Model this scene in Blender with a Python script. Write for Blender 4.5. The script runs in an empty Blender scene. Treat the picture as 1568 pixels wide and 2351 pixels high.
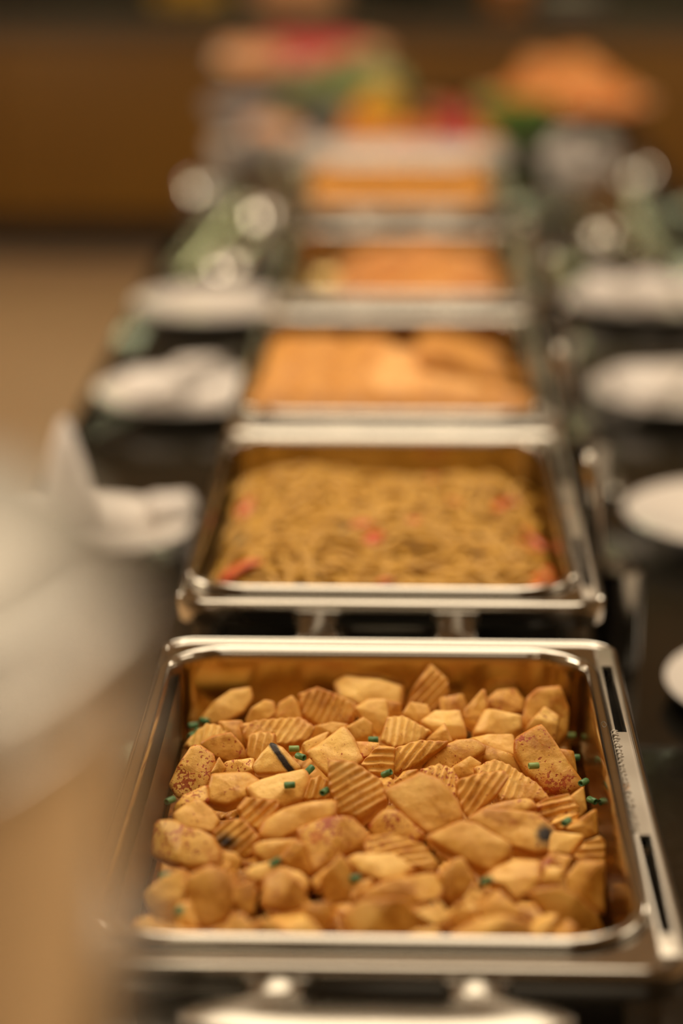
import bpy, bmesh, math, random
from mathutils import Vector, Matrix, noise
random.seed(7)
S = bpy.context.scene
COL = S.collection
PI = math.pi

# ---------------------------------------------------------------- camera
cam_d = bpy.data.cameras.new('camera'); cam = bpy.data.objects.new('camera', cam_d); COL.objects.link(cam)
S.camera = cam
PITCH = math.atan(1655/5551.0)
YAW = math.atan(154*math.cos(PITCH)/5551.0)
cam.location = (0, 0, 1.65)
cam.rotation_euler = (PI/2-PITCH, 0, YAW)
cam_d.sensor_fit = 'VERTICAL'; cam_d.sensor_height = 36.0; cam_d.sensor_width = 24.0
cam_d.lens = 36.0*5551/2351
cam_d.clip_start = 0.02; cam_d.clip_end = 60
cam_d.dof.use_dof = True
cam_d.dof.focus_distance = 1.60
cam_d.dof.aperture_fstop = 1.9
cam_d.dof.aperture_blades = 0

# ---------------------------------------------------------------- world, lights, exposure
S.view_settings.view_transform = 'Standard'
try: S.view_settings.look = 'None'
except Exception: pass
S.view_settings.gamma = 1.0
S.view_settings.use_curve_mapping = False
S.view_settings.exposure = -0.08
W = bpy.data.worlds.new('world'); S.world = W; W.use_nodes = True
W.node_tree.nodes['Background'].inputs[0].default_value = (0.9, 0.78, 0.6, 1)
W.node_tree.nodes['Background'].inputs[1].default_value = 0.05

def area(name, loc, size, power, col, rot=(0, 0, 0)):
    l = bpy.data.lights.new(name, 'AREA'); l.shape = 'RECTANGLE'; l.size, l.size_y = size
    l.energy = power; l.color = col
    o = bpy.data.objects.new(name, l); COL.objects.link(o); o.location = loc; o.rotation_euler = rot
    return o
WARM = (1.0, 0.84, 0.62)
CEIL = 2.9
for i, (x, y, sx, sy, p) in enumerate(LIGHTS := [(0.0, 0.9, .8, .9, 9), (0.0, 2.7, 1.3, 1.9, 44), 
                                       (-2.9, 2.6, .8, 1.6, 110), (2.8, 2.0, .8, 1.6, 34), (0.4, -2.2, 1.2, 1.2, 10), (2.6, 5.6, .8, 1., 66), (-2.6, 5.8, .6, .6, 30)]):  # side, far and behind-camera ones are unseen fill added to brighten things
    area('ceiling_and_fill_lamp', (x, y, CEIL-.03), (sx, sy), p, WARM)
for x in (-5.2, 5.2):   # unseen uplights added to lift the ambient and the ceiling's reflection
    area('fill_uplight', (x, 3.5, 2.3), (.3, 12), 34, (1.0, .86, .66), (PI, 0, 0))

# ---------------------------------------------------------------- helpers
def link(o, parent=None):
    COL.objects.link(o)
    if parent: o.parent = parent
    return o
def tag(o, label, cat, group=None, kind=None):
    o['label'] = label; o['category'] = cat
    if group: o['group'] = group
    if kind: o['kind'] = kind
    return o
def thing(name, label, cat, loc=(0, 0, 0), rz=0, group=None):
    o = bpy.data.objects.new(name, None); COL.objects.link(o); o.location = loc; o.rotation_euler = (0, 0, rz)
    o.empty_display_size = .05
    return tag(o, label, cat, group)
def mesh(name, bm, m, parent=None, smooth=True, loc=None):
    me = bpy.data.meshes.new(name); bm.normal_update(); bm.to_mesh(me); bm.free()
    if m: me.materials.append(m)
    if smooth:
        me.polygons.foreach_set('use_smooth', [True]*len(me.polygons))
    o = bpy.data.objects.new(name, me); link(o, parent)
    if loc: o.location = loc
    return o
def raw(name, vs, fs, m, parent=None, smooth=True, loc=None):
    me = bpy.data.meshes.new(name); me.from_pydata(vs, [], fs); me.validate(); me.update()
    if m: me.materials.append(m)
    if smooth: me.polygons.foreach_set('use_smooth', [True]*len(me.polygons))
    o = bpy.data.objects.new(name, me); link(o, parent)
    if loc: o.location = loc
    return o
def sharp(o, ang=40):
    try: o.data.set_sharp_from_angle(angle=math.radians(ang))
    except Exception: pass
    return o
def bx(bm, x0, x1, y0, y1, z0, z1, bev=0):
    g = bmesh.ops.create_cube(bm, size=1)
    bmesh.ops.scale(bm, vec=(x1-x0, y1-y0, z1-z0), verts=g['verts'])
    bmesh.ops.translate(bm, vec=((x0+x1)/2, (y0+y1)/2, (z0+z1)/2), verts=g['verts'])
    if bev:
        es = list({e for v in g['verts'] for e in v.link_edges})
        bmesh.ops.bevel(bm, geom=es, offset=bev, segments=3, affect='EDGES', profile=.5)
def box(name, x0, x1, y0, y1, z0, z1, m, parent=None, bev=0, loc=None):
    bm = bmesh.new(); bx(bm, x0, x1, y0, y1, z0, z1, bev)
    return sharp(mesh(name, bm, m, parent, loc=loc))
def rr(cx, cy, hx, hy, r, n=8):
    r = max(r, .0005); pts = []
    for k, (sx, sy) in enumerate(((1, 1), (-1, 1), (-1, -1), (1, -1))):
        for i in range(n+1):
            a = k*PI/2 + i/n*PI/2
            pts.append((cx+sx*(hx-r)+r*math.cos(a), cy+sy*(hy-r)+r*math.sin(a)))
    return pts
def loft(rings, cap0=False, cap1=False, closed=False):
    vs = []; fs = []; n = len(rings[0])
    for R in rings: vs += R
    m = len(rings)
    for j in range(m if closed else m-1):
        a = j*n; b = ((j+1) % m)*n
        for i in range(n):
            k = (i+1) % n
            fs.append((a+i, a+k, b+k, b+i))
    if cap0: fs.append(tuple(range(n-1, -1, -1)))
    if cap1: fs.append(tuple((m-1)*n+i for i in range(n)))
    return vs, fs
def ring(cx, cy, hx, hy, r, z, n=8): return [(x, y, z) for x, y in rr(cx, cy, hx, hy, r, n)]
def lathe(prof, seg=40, cap0=False, cap1=False, sx=1, sy=1):
    return loft([[(r*math.cos(2*PI*i/seg)*sx, r*math.sin(2*PI*i/seg)*sy, z) for i in range(seg)] for r, z in prof], cap0, cap1)
def tube_data(pts, rad, seg=8, off=0, flat=1.0):
    vs = []; fs = []; P = [Vector(p) for p in pts]; n = len(P)
    for i, p in enumerate(P):
        t = (P[min(i+1, n-1)]-P[max(i-1, 0)]).normalized()
        a = t.cross(Vector((0, 0, 1)));
        if a.length < .05: a = t.cross(Vector((1, 0, 0)))
        a.normalize(); b = a.cross(t).normalized()
        r = rad[i] if isinstance(rad, (list, tuple)) else rad
        for k in range(seg):
            q = 2*PI*k/seg
            vs.append(tuple(p + a*(r*math.cos(q)) + b*(r*flat*math.sin(q))))
    for i in range(n-1):
        for k in range(seg):
            k2 = (k+1) % seg
            fs.append((off+i*seg+k, off+i*seg+k2, off+(i+1)*seg+k2, off+(i+1)*seg+k))
    fs.append(tuple(off+k for k in range(seg-1, -1, -1))); fs.append(tuple(off+(n-1)*seg+k for k in range(seg)))
    return vs, fs

# ---------------------------------------------------------------- materials
def mat(name, col, rough=.5, metal=0, spec=.5, bump=None, vary=None, trans=0, ior=1.45, coat=0, sss=0):
    m = bpy.data.materials.new(name); m.use_nodes = True; nt = m.node_tree; b = nt.nodes['Principled BSDF']
    b.inputs['Base Color'].default_value = (*col, 1); b.inputs['Roughness'].default_value = rough
    b.inputs['Metallic'].default_value = metal; b.inputs['Specular IOR Level'].default_value = spec
    b.inputs['Transmission Weight'].default_value = trans; b.inputs['IOR'].default_value = ior
    b.inputs['Coat Weight'].default_value = coat
    if sss:
        b.inputs['Subsurface Weight'].default_value = sss; b.inputs['Subsurface Radius'].default_value = (.004, .002, .0008)
    tc = nt.nodes.new('ShaderNodeTexCoord')
    if vary:
        scale, col2, lo, hi = vary
        n = nt.nodes.new('ShaderNodeTexNoise'); n.inputs['Scale'].default_value = scale; n.inputs['Detail'].default_value = 4
        nt.links.new(tc.outputs['Object'], n.inputs['Vector'])
        r = nt.nodes.new('ShaderNodeValToRGB'); r.color_ramp.elements[0].position = lo; r.color_ramp.elements[1].position = hi
        r.color_ramp.elements[0].color = (*col, 1); r.color_ramp.elements[1].color = (*col2, 1)
        nt.links.new(n.outputs['Fac'], r.inputs[0]); nt.links.new(r.outputs[0], b.inputs['Base Color'])
    if bump:
        scale, st, dist = bump
        n = nt.nodes.new('ShaderNodeTexNoise'); n.inputs['Scale'].default_value = scale; n.inputs['Detail'].default_value = 5
        nt.links.new(tc.outputs['Object'], n.inputs['Vector'])
        bp = nt.nodes.new('ShaderNodeBump'); bp.inputs['Strength'].default_value = st; bp.inputs['Distance'].default_value = dist
        nt.links.new(n.outputs['Fac'], bp.inputs['Height']); nt.links.new(bp.outputs[0], b.inputs['Normal'])
    return m

def steel(name, base, rough, stains=False, smear=0.0):
    m = mat(name, base, rough, 1.0); nt = m.node_tree; b = nt.nodes['Principled BSDF']
    tc = nt.nodes.new('ShaderNodeTexCoord')
    n = nt.nodes.new('ShaderNodeTexNoise'); n.inputs['Scale'].default_value = 14; n.inputs['Detail'].default_value = 6
    nt.links.new(tc.outputs['Object'], n.inputs['Vector'])
    mr = nt.nodes.new('ShaderNodeMapRange'); mr.inputs[3].default_value = rough*.7; mr.inputs[4].default_value = rough*1.35
    nt.links.new(n.outputs['Fac'], mr.inputs[0]); nt.links.new(mr.outputs[0], b.inputs['Roughness'])
    if stains:
        n2 = nt.nodes.new('ShaderNodeTexNoise'); n2.inputs['Scale'].default_value = 38; n2.inputs['Detail'].default_value = 2
        nt.links.new(tc.outputs['Object'], n2.inputs['Vector'])
        r = nt.nodes.new('ShaderNodeValToRGB'); r.color_ramp.elements[0].position = .66; r.color_ramp.elements[1].position = .72
        nt.links.new(n2.outputs['Fac'], r.inputs[0])
        mx = nt.nodes.new('ShaderNodeMix'); mx.data_type = 'RGBA'
        nt.links.new(r.outputs[0], mx.inputs[0]); mx.inputs[6].default_value = (*base, 1); mx.inputs[7].default_value = (.5, .25, .08, 1)
        nt.links.new(mx.outputs[2], b.inputs['Base Color'])
        inv = nt.nodes.new('ShaderNodeMapRange'); inv.inputs[3].default_value = 1; inv.inputs[4].default_value = .2
        nt.links.new(r.outputs[0], inv.inputs[0]); nt.links.new(inv.outputs[0], b.inputs['Metallic'])
    return m

M = {}
M['steel'] = steel('polished steel', (.47, .445, .40), .13)
M['rail'] = steel('satin steel with food stains', (.50, .465, .41), .36, stains=True)
M['panwall'] = steel('reflection tinted pan steel', (.38, .29, .135), .17)  # golden tint paints the food's reflection into the pan wall colour
M['urnlid'] = steel('scuffed urn lid steel', (.27, .25, .215), .45)
M['satin'] = steel('satin steel', (.36, .34, .30), .24)
M['darksteel'] = steel('brushed dark steel', (.20, .19, .17), .30)
M['lid'] = steel('fingerprinted urn steel', (.74, .70, .62), .17)
M['stone'] = mat('black polished granite', (.009, .008, .006), .13, spec=.35, vary=(90, (.03, .026, .022), .55, .8))
M['joint'] = mat('dark joint', (.03, .027, .022), .7)
M['china'] = mat('white china', (.72, .68, .64), .22, coat=.3)
M['linen'] = mat('white linen', (.70, .66, .63), .85, bump=(60, .4, .002))
M['bluechina'] = mat('pale blue grey china', (.45, .47, .52), .25)
M['wood'] = mat('amber wood veneer', (.22, .108, .009), .45, vary=(1.6, (.155, .070, .006), .3, .8))
M['edge'] = mat('brown stone edge', (.11, .08, .05), .45)
M['black'] = mat('matt black', (.008, .007, .006), .6)
M['floor'] = mat('beige polished floor', (.66, .46, .27), .35, vary=(1.2, (.58, .40, .23), .3, .8))
M['paint'] = mat('beige wall paint', (.42, .33, .22), .85)
M['wall'] = mat('dark brown wall', (.10, .065, .035), .8)
M['ceil'] = mat('cream ceiling', (.62, .52, .38), .9)
M['glow'] = mat('lamp', (0, 0, 0), .5)
def emit(name, col, st):
    m = bpy.data.materials.new(name); m.use_nodes = True; b = m.node_tree.nodes['Principled BSDF']
    b.inputs['Base Color'].default_value = (*col, 1); b.inputs['Emission Color'].default_value = (*col, 1); b.inputs['Emission Strength'].default_value = st
    return m
M['streak_glow'] = emit('added greenish glow panel', (1.0, .95, .42), 4)
M['glint_glow'] = emit('added greenish glow glass', (1.0, 1.0, .55), 22)
M['oil'] = mat('dark spiced oil', (.10, .030, .004), .08, spec=.8, vary=(45, (.30, .10, .012), .45, .7))
M['chive'] = mat('chive green', (.045, .15, .05), .4, vary=(300, (.11, .26, .10), .4, .7))
M['palechive'] = mat('pale chive', (.22, .34, .10), .4)
M['noodle'] = mat('oily wheat noodle', (.47, .25, .030), .38, vary=(70, (.55, .31, .05), .35, .7), sss=.0)
M['noodlebase'] = mat('dark noodle gap shade', (.24, .095, .010), .4)  # dark base colour puts shade into the gaps between strands
M['pepper'] = mat('red pepper', (.50, .07, .015), .3, vary=(60, (.62, .17, .02), .4, .7))
M['olive'] = mat('black olive', (.03, .03, .015), .25)
M['fry'] = mat('golden fried crust', (.56, .26, .05), .5, vary=(60, (.38, .14, .018), .45, .75), bump=(160, .5, .002))
M['frypale'] = mat('pale fried crust', (.75, .42, .15), .5, vary=(60, (.60, .26, .06), .45, .75), bump=(160, .5, .002))
M['curry'] = mat('orange sauce', (.58, .27, .085), .4, vary=(30, (.52, .21, .05), .35, .7), bump=(50, .6, .006))
M['melon'] = mat('watermelon flesh', (.75, .07, .06), .4, vary=(20, (.82, .18, .12), .4, .8))
M['peach'] = mat('peach flesh', (.88, .42, .19), .5, vary=(16, (.90, .58, .36), .4, .8))
M['leaf'] = mat('lettuce green', (.38, .50, .20), .5, vary=(14, (.74, .76, .50), .35, .75))
M['leaf2'] = mat('bright green leaf', (.13, .32, .03), .5, vary=(14, (.40, .50, .20), .4, .8))
M['darkleaf'] = mat('dark leaf', (.01, .035, .008), .5)
M['yellow'] = mat('yellow fruit skin', (.72, .42, .04), .45)
M['orange'] = mat('orange fruit skin', (.75, .26, .02), .45)
M['coral'] = mat('coral fruit skin', (.78, .20, .09), .4)
M['red'] = mat('deep red fruit skin', (.42, .015, .025), .25)
M['bread'] = mat('orange baked crust', (.86, .33, .07), .5, vary=(18, (.90, .52, .24), .4, .75))
M['glass'] = mat('clear glass', (.95, .95, .9), .03, trans=1.0)
M['bead'] = mat('clear sealant', (.42, .38, .32), .18, spec=.8)

def potato_mat():
    m = bpy.data.materials.new('fried potato'); m.use_nodes = True; nt = m.node_tree; N = nt.nodes; L = nt.links
    b = N['Principled BSDF']; b.inputs['Roughness'].default_value = .42; b.inputs['Specular IOR Level'].default_value = .45
    b.inputs['Subsurface Weight'].default_value = .12; b.inputs['Subsurface Radius'].default_value = (.003, .0015, .0005)
    b.inputs['Subsurface Scale'].default_value = 1.0
    tc = N.new('ShaderNodeTexCoord'); oi = N.new('ShaderNodeObjectInfo'); sp = N.new('ShaderNodeSeparateColor'); L.new(oi.outputs['Color'], sp.inputs[0])
    ofs = N.new('ShaderNodeVectorMath'); ofs.operation = 'ADD'
    rs = N.new('ShaderNodeVectorMath'); rs.operation = 'SCALE'; rs.inputs[0].default_value = (3, 5, 7); L.new(oi.outputs['Random'], rs.inputs['Scale'])
    L.new(tc.outputs['Object'], ofs.inputs[0]); L.new(rs.outputs[0], ofs.inputs[1])
    def noi(sc, det=4, ro=.6):
        n = N.new('ShaderNodeTexNoise'); n.inputs['Scale'].default_value = sc; n.inputs['Detail'].default_value = det; n.inputs['Roughness'].default_value = ro
        L.new(ofs.outputs[0], n.inputs['Vector']); return n.outputs['Fac']
    def mth(op, a, c=None, d=None, cl=False):
        x = N.new('ShaderNodeMath'); x.operation = op; x.use_clamp = cl
        for i, v in enumerate((a, c, d)):
            if v is None: continue
            if isinstance(v, (int, float)): x.inputs[i].default_value = v
            else: L.new(v, x.inputs[i])
        return x.outputs[0]
    def mr(v, a, c, d=0, e=1):
        x = N.new('ShaderNodeMapRange'); L.new(v, x.inputs[0])
        for i, q in enumerate((a, c, d, e)):
            if isinstance(q, (int, float)): x.inputs[i+1].default_value = q
            else: L.new(q, x.inputs[i+1])
        return x.outputs[0]
    def mix(f, a, c):
        x = N.new('ShaderNodeMix'); x.data_type = 'RGBA'; L.new(f, x.inputs[0])
        for i, v in ((6, a), (7, c)):
            if isinstance(v, tuple): x.inputs[i].default_value = (*v, 1)
            else: L.new(v, x.inputs[i])
        return x.outputs[2]
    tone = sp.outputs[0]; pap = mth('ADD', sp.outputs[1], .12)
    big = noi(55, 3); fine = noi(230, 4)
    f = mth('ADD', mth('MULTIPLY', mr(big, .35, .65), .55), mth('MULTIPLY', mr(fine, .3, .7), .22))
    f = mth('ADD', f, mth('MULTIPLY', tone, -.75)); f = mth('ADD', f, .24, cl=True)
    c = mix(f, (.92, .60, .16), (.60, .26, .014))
    brown = mr(mth('ADD', f, mth('MULTIPLY', tone, -.1)), .62, 1.0)
    c = mix(mth('MULTIPLY', brown, .55), c, (.26, .085, .012))
    ea = N.new('ShaderNodeAttribute'); ea.attribute_name = 'rind'
    edge = mth('MULTIPLY', ea.outputs['Fac'], mr(noi(85, 3), .2, .5))
    c = mix(mth('MULTIPLY', edge, .9), c, (.50, .17, .010))
    # paprika specks
    patch = noi(42, 2); s = noi(430, 2, .6)
    thr = mth('SUBTRACT', mth('SUBTRACT', .76, mth('MULTIPLY', pap, .11)), mth('MULTIPLY', mr(patch, .45, .7), mth('MULTIPLY', pap, .22)))
    sp1 = mr(mth('SUBTRACT', s, thr), 0, .03)
    c = mix(mth('MULTIPLY', sp1, .9), c, (.36, .045, .004))
    wash = mth('MULTIPLY', mr(noi(60, 3), .55, .75), mth('MULTIPLY', pap, .55))
    c = mix(wash, c, (.55, .11, .012))
    at = N.new('ShaderNodeAttribute'); at.attribute_name = 'char'
    ch = mr(mth('ADD', at.outputs['Fac'], mth('MULTIPLY', noi(130, 4), .9)), .62, 1.25)
    c = mix(ch, c, (.016, .009, .006))
    L.new(c, b.inputs['Base Color'])
    bp = N.new('ShaderNodeBump'); bp.inputs['Strength'].default_value = .5; bp.inputs['Distance'].default_value = .0012
    L.new(mth('ADD', mth('MULTIPLY', noi(260, 5, .65), 1.0), mth('MULTIPLY', big, 1.0)), bp.inputs['Height']); L.new(bp.outputs[0], b.inputs['Normal'])
    return m
M['potato'] = potato_mat()
POTATOES=[
('pale oval potato slice leaning in the back left of the pan',(-0.1243,1.6171,1.0216),35,10,'s',0.5,0.2,0,[-21.0,-7.7,-10.6,3.9,2.9,12.2,17.1,13.7,18.4,5.5,11.1,-4.0,-2.9,-11.3,-14.8,-12.2]),
('small rounded potato piece right of the pale oval slice at the back',(-0.1,1.5946,1.0259),35,-10,'s',0.2,0.2,0,[-11.0,-5.1,-7.3,3.1,1.6,10.1,8.4,9.1,11.7,0.4,3.8,-7.1,-7.1,-10.5]),
('peaked paprika-dusted potato tip in the back row, left of the ridged orange slice',(-0.0799,1.5958,1.0273),35,10,'s',0.2,0.6,0,[-12.0,-5.2,-5.8,6.5,3.2,10.8,7.8,5.8,9.3,-6.4,-2.5,-11.4]),
('wide ridged potato slice with red specks in the second row from the back, left',(-0.0854,1.5456,1.0317),50,0,'r',0.3,0.5,60,[-25.7,5.0,-11.1,9.6,15.8,11.6,25.6,3.9,19.3,-6.3,7.5,-9.8,-10.5,-8.0,-21.0,-5.8]),
('plain golden potato piece below the pale oval slice',(-0.1142,1.5561,1.0257),30,5,'s',-0.2,0.2,0,[-12.8,8.9,4.0,9.4,9.8,-2.2,5.7,-12.7,-6.7,-3.4]),
('pale fan-shaped ridged potato slice near the left rim',(-0.1351,1.5533,1.0251),50,0,'r',0.7,0.1,80,[-15.5,-5.9,-9.0,2.6,-0.3,9.5,9.1,8.3,15.4,2.2,5.6,-5.7,-5.3,-10.9]),
('brown-sided potato chunk with a lit top above the speckled block',(-0.1188,1.5167,1.031),25,5,'s',-0.4,0.5,0,[-17.7,3.1,-8.2,8.2,3.9,10.3,12.0,1.0,14.8,-7.3,3.5,-10.0,-8.4,-5.3]),
('potato block with a red paprika crust along its left edge',(-0.1365,1.4831,1.0287),40,-5,'s',0.5,1.0,0,[-16.6,-10.9,-12.0,1.7,-4.4,16.5,1.3,17.7,11.0,11.8,13.4,4.3,11.2,-6.3,6.0,-14.9,-9.9,-19.5]),
('tiny pointed potato tip between two larger blocks, left of the charred wedge',(-0.1205,1.4819,1.0302),30,10,'s',-0.3,0.1,0,[-5.9,-2.6,0.6,8.3,5.0,0.2,0.3,-5.9]),
('thin pale potato sliver left of the charred wedge',(-0.1081,1.4918,1.03),60,0,'s',0.5,0.6,0,[-10.7,4.4,-2.5,3.8,9.9,5.4,11.0,-5.4,-7.7,-8.2]),
('ridged potato slice standing behind the charred wedge',(-0.0951,1.5198,1.032),35,-10,'r',0.2,0.2,85,[-8.8,-8.2,-9.4,5.7,-2.9,9.5,8.4,9.2,10.5,-2.8,2.2,-13.3]),
('pale yellow potato wedge with a black charred stripe on its edge',(-0.083,1.4747,1.0389),35,-15,'c1',0.8,0.0,0,[-15.7,-4.9,-5.9,12.8,3.0,10.2,18.4,-2.2,11.3,-6.2,-11.2,-9.7]),
('square potato block with a few red specks, left of centre',(-0.1078,1.4396,1.0355),45,0,'s',0.1,0.5,0,[-17.9,-9.5,-14.5,9.8,9.0,13.1,18.6,5.6,9.2,-6.5,-4.3,-12.3]),
('potato slice with a red-speckled edge beside the oily gap at left',(-0.1353,1.4305,1.0287),55,-10,'s',0.4,0.9,0,[-10.6,-5.9,-5.8,5.4,8.5,14.7,12.3,1.9,2.5,-6.3,-6.9,-9.8]),
('pale flat potato slice with crinkled rind carrying a green chive ring',(-0.0777,1.4409,1.0365),62,0,'s',0.7,0.1,0,[-22.5,-2.8,-12.5,4.2,-1.5,9.8,15.3,14.7,19.0,6.4,14.6,-5.5,2.3,-13.5,-14.5,-13.0]),
('deeply crinkled potato slice just below the slice with the chive ring',(-0.0902,1.3993,1.0353),40,10,'r',0.1,0.3,40,[-12.1,3.8,-6.1,10.5,14.9,7.5,11.1,-4.8,0.9,-12.0,-8.7,-4.9]),
('smooth rounded potato piece behind the big speckled chunk at left',(-0.1281,1.4027,1.0311),45,5,'s',0.2,0.3,0,[-15.4,2.1,-2.6,12.1,2.0,11.6,9.9,4.4,14.1,-3.9,10.4,-11.7,-3.8,-9.3,-14.6,-5.2]),
('big potato chunk with dark red paprika flecks near the left rim',(-0.1308,1.3588,1.034),45,-5,'s',0.5,1.0,0,[-23.2,-5.5,-23.5,17.0,-11.1,15.9,-0.8,9.0,7.5,7.9,16.0,3.6,21.0,-4.7,20.8,-13.7,4.7,-16.5,-11.9,-12.5]),
('brown charred crinkled potato piece beside the big speckled chunk',(-0.1015,1.3652,1.0336),35,-15,'c2',-0.6,0.6,50,[-15.2,1.3,-8.4,10.3,1.9,12.9,13.7,2.5,11.6,-8.9,5.0,-11.6,-8.9,-6.5]),
('small potato nub under the charred crinkled piece',(-0.1013,1.3326,1.0328),40,20,'s',0.0,0.3,0,[-5.3,7.5,3.7,4.9,6.5,-0.4,1.0,-9.2,-5.9,-2.8]),
('pale triangular potato slab standing in the lower left of the pan',(-0.1368,1.284,1.0323),40,-15,'s',0.6,0.4,0,[-13.9,0.1,-4.5,10.5,7.6,18.1,11.4,9.4,11.0,-16.5,-2.2,-14.3,-9.5,-7.0]),
('large smooth potato piece, front shade toned brown, right of the pale slab, lower left',(-0.1076,1.2769,1.0359),30,5,'s',-0.3,0.5,0,[-16.3,11.9,-2.8,18.3,8.5,14.5,13.6,6.8,11.9,-5.6,6.2,-14.2,-6.7,-18.6,-14.2,-12.9]),  # low tone paints the shade on its front face
('small crinkled potato end peeking above the large shade-toned piece',(-0.1023,1.3123,1.0339),45,0,'r',0.3,0.4,45,[-6.9,6.5,0.0,8.2,5.6,-1.6,4.6,-7.8,-3.3,-5.2]),
('long potato slice lying at the front left corner of the pan',(-0.1305,1.2362,1.0325),50,5,'s',0.1,0.3,0,[-20.5,8.0,-12.9,10.7,1.5,4.5,24.1,1.7,22.2,-8.3,-2.2,-10.2,-12.2,-6.2]),
('triangular potato piece with a red spot at the front rim, left',(-0.0895,1.2296,1.0388),45,10,'s',0.1,0.7,0,[-17.0,-8.5,-0.7,10.5,3.3,8.9,14.4,-10.7]),
('potato piece with a brown hollow centre at the front rim',(-0.0734,1.2304,1.0373),40,-5,'s',-0.3,0.6,0,[-12.2,5.2,-2.6,8.5,6.1,2.9,12.1,-7.6,-3.5,-8.9]),
('long pale potato wedge slanting down to the front rim',(-0.0553,1.2316,1.0396),50,-8,'s',0.4,0.3,0,[-23.9,12.1,-2.2,10.9,5.6,4.6,15.0,-6.0,14.6,-10.2,1.9,-11.2,-11.4,0.1]),
('upright potato block with a dark slit at its left side',(-0.0673,1.2781,1.0384),25,5,'s',-0.3,0.2,0,[-10.9,9.6,-0.7,14.4,12.0,2.8,13.5,-8.5,-0.7,-11.1,-13.2,-7.3]),
('small pale potato piece with a chive ring on its right end',(-0.0824,1.3068,1.0393),55,0,'s',0.6,0.4,0,[-8.8,-3.9,-6.6,2.6,5.1,6.6,11.8,1.6,-1.5,-6.8]),
('narrow pale potato edge behind the upright block',(-0.0614,1.304,1.0358),60,0,'s',0.4,0.3,0,[-11.7,9.2,2.4,4.7,8.3,-2.0,6.0,-10.1,-5.1,-1.6]),
('long potato wedge with a browned underside left of centre',(-0.0651,1.3816,1.0397),45,5,'s',0.3,0.2,0,[-23.8,-12.0,-20.1,-1.5,-7.7,6.8,6.0,10.8,26.3,14.3,25.2,1.6,5.4,-5.9,-11.0,-14.0]),
('small curved potato slice below the long wedge',(-0.0784,1.3425,1.0361),45,0,'s',0.3,0.5,0,[-11.0,2.8,-6.0,5.6,16.4,8.1,12.8,-5.3,-3.0,-7.7,-9.2,-3.4]),
('narrow potato piece tucked left of the big triangular speckled slice',(-0.0632,1.3343,1.035),30,-15,'s',-0.1,0.2,0,[-9.7,-2.2,-3.3,10.1,3.2,9.1,9.4,-8.6,0.3,-8.4]),
('big triangular potato slice dusted with red specks near the centre',(-0.0417,1.3567,1.0394),50,0,'s',0.0,0.9,0,[-21.6,5.1,-5.5,12.0,12.3,14.3,23.7,5.6,21.1,0.0,-12.0,-26.2,-17.7,-10.4]),
('potato piece with a deep red paprika crust just right of centre',(-0.0039,1.3818,1.0347),45,5,'s',-0.5,1.0,0,[-15.9,2.5,-6.3,10.9,3.2,10.1,18.9,-4.7,11.5,-11.1,-11.3,-7.6]),
('crinkle-edged potato slice behind the pale tapered one, centre right',(-0.0007,1.3432,1.0361),55,0,'r',0.2,0.5,15,[-20.9,6.0,-17.8,11.5,-5.4,13.2,16.1,5.2,23.9,-7.4,19.2,-12.8,3.5,-9.7,-18.9,-5.5]),
('pale tapered potato wedge pointing left near the centre',(-0.0125,1.3138,1.0392),55,0,'s',0.6,0.1,0,[-20.2,4.7,-14.0,8.9,8.8,9.5,21.0,-0.1,13.3,-8.4,1.5,-9.8,-10.4,-4.6]),
('upright potato stick below the big triangular slice',(-0.0364,1.2952,1.0382),25,5,'s',0.0,0.2,0,[-9.8,2.1,1.3,15.7,7.8,7.9,8.3,-11.8,-7.6,-13.9]),
('thin slanting potato stick beside the upright stick',(-0.0438,1.3069,1.0369),45,0,'s',0.1,0.1,0,[-9.4,-4.2,9.8,14.2,5.5,0.5,-5.9,-10.4]),
('broad browned potato slice above the large front piece',(0.004,1.2859,1.0377),35,5,'s',-0.3,0.2,0,[-27.6,-1.9,-13.7,5.4,17.2,12.2,25.2,7.9,20.0,-5.2,1.0,-9.2,-21.8,-9.1]),
('rounded potato end right of the broad browned slice',(0.0335,1.3055,1.0364),30,15,'s',-0.1,0.2,0,[-11.6,2.4,-1.2,10.8,5.6,11.4,10.6,-1.2,5.2,-10.1,-8.6,-13.3]),
('largest smooth potato piece in the front row, just right of centre',(-0.0092,1.2401,1.0399),35,0,'s',-0.1,0.1,0,[-23.8,2.0,-12.7,11.9,11.9,13.2,24.8,-0.6,15.8,-13.0,-16.0,-13.3]),
('small bright potato piece beside the largest front piece',(0.0201,1.2519,1.0386),55,0,'s',0.4,0.1,0,[-12.8,0.9,2.8,9.6,9.9,-2.4,0.0,-8.1]),
('yellow potato end touching the front rim, right of the largest front piece',(0.0117,1.2194,1.0411),50,0,'s',0.3,0.1,0,[-11.0,-1.8,-1.6,5.9,9.3,8.4,15.0,-5.8,-11.7,-6.7]),
('large leaf-shaped potato slab in the lower right of the pan',(0.0669,1.3089,1.0374),45,-5,'s',0.2,0.1,0,[-18.7,-2.7,-11.9,5.8,0.9,13.3,15.0,12.7,16.5,-3.6,2.7,-16.6,-4.5,-8.7]),
('pale smooth slab slanting down right of centre',(0.0466,1.3437,1.0406),48,-5,'s',0.3,0.1,0,[-32.7,3.7,-11.4,14.9,-1.8,13.9,20.1,1.8,19.4,-5.3,8.5,-16.6,-2.5,-12.1]),
('potato wedge with one blackened end at right of centre',(0.0707,1.3746,1.0363),45,0,'c3',0.1,0.3,0,[-30.3,6.9,-17.9,14.8,12.8,12.3,24.9,1.6,21.9,-13.5,12.2,-15.0,-3.7,-9.6,-20.2,2.8]),
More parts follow.
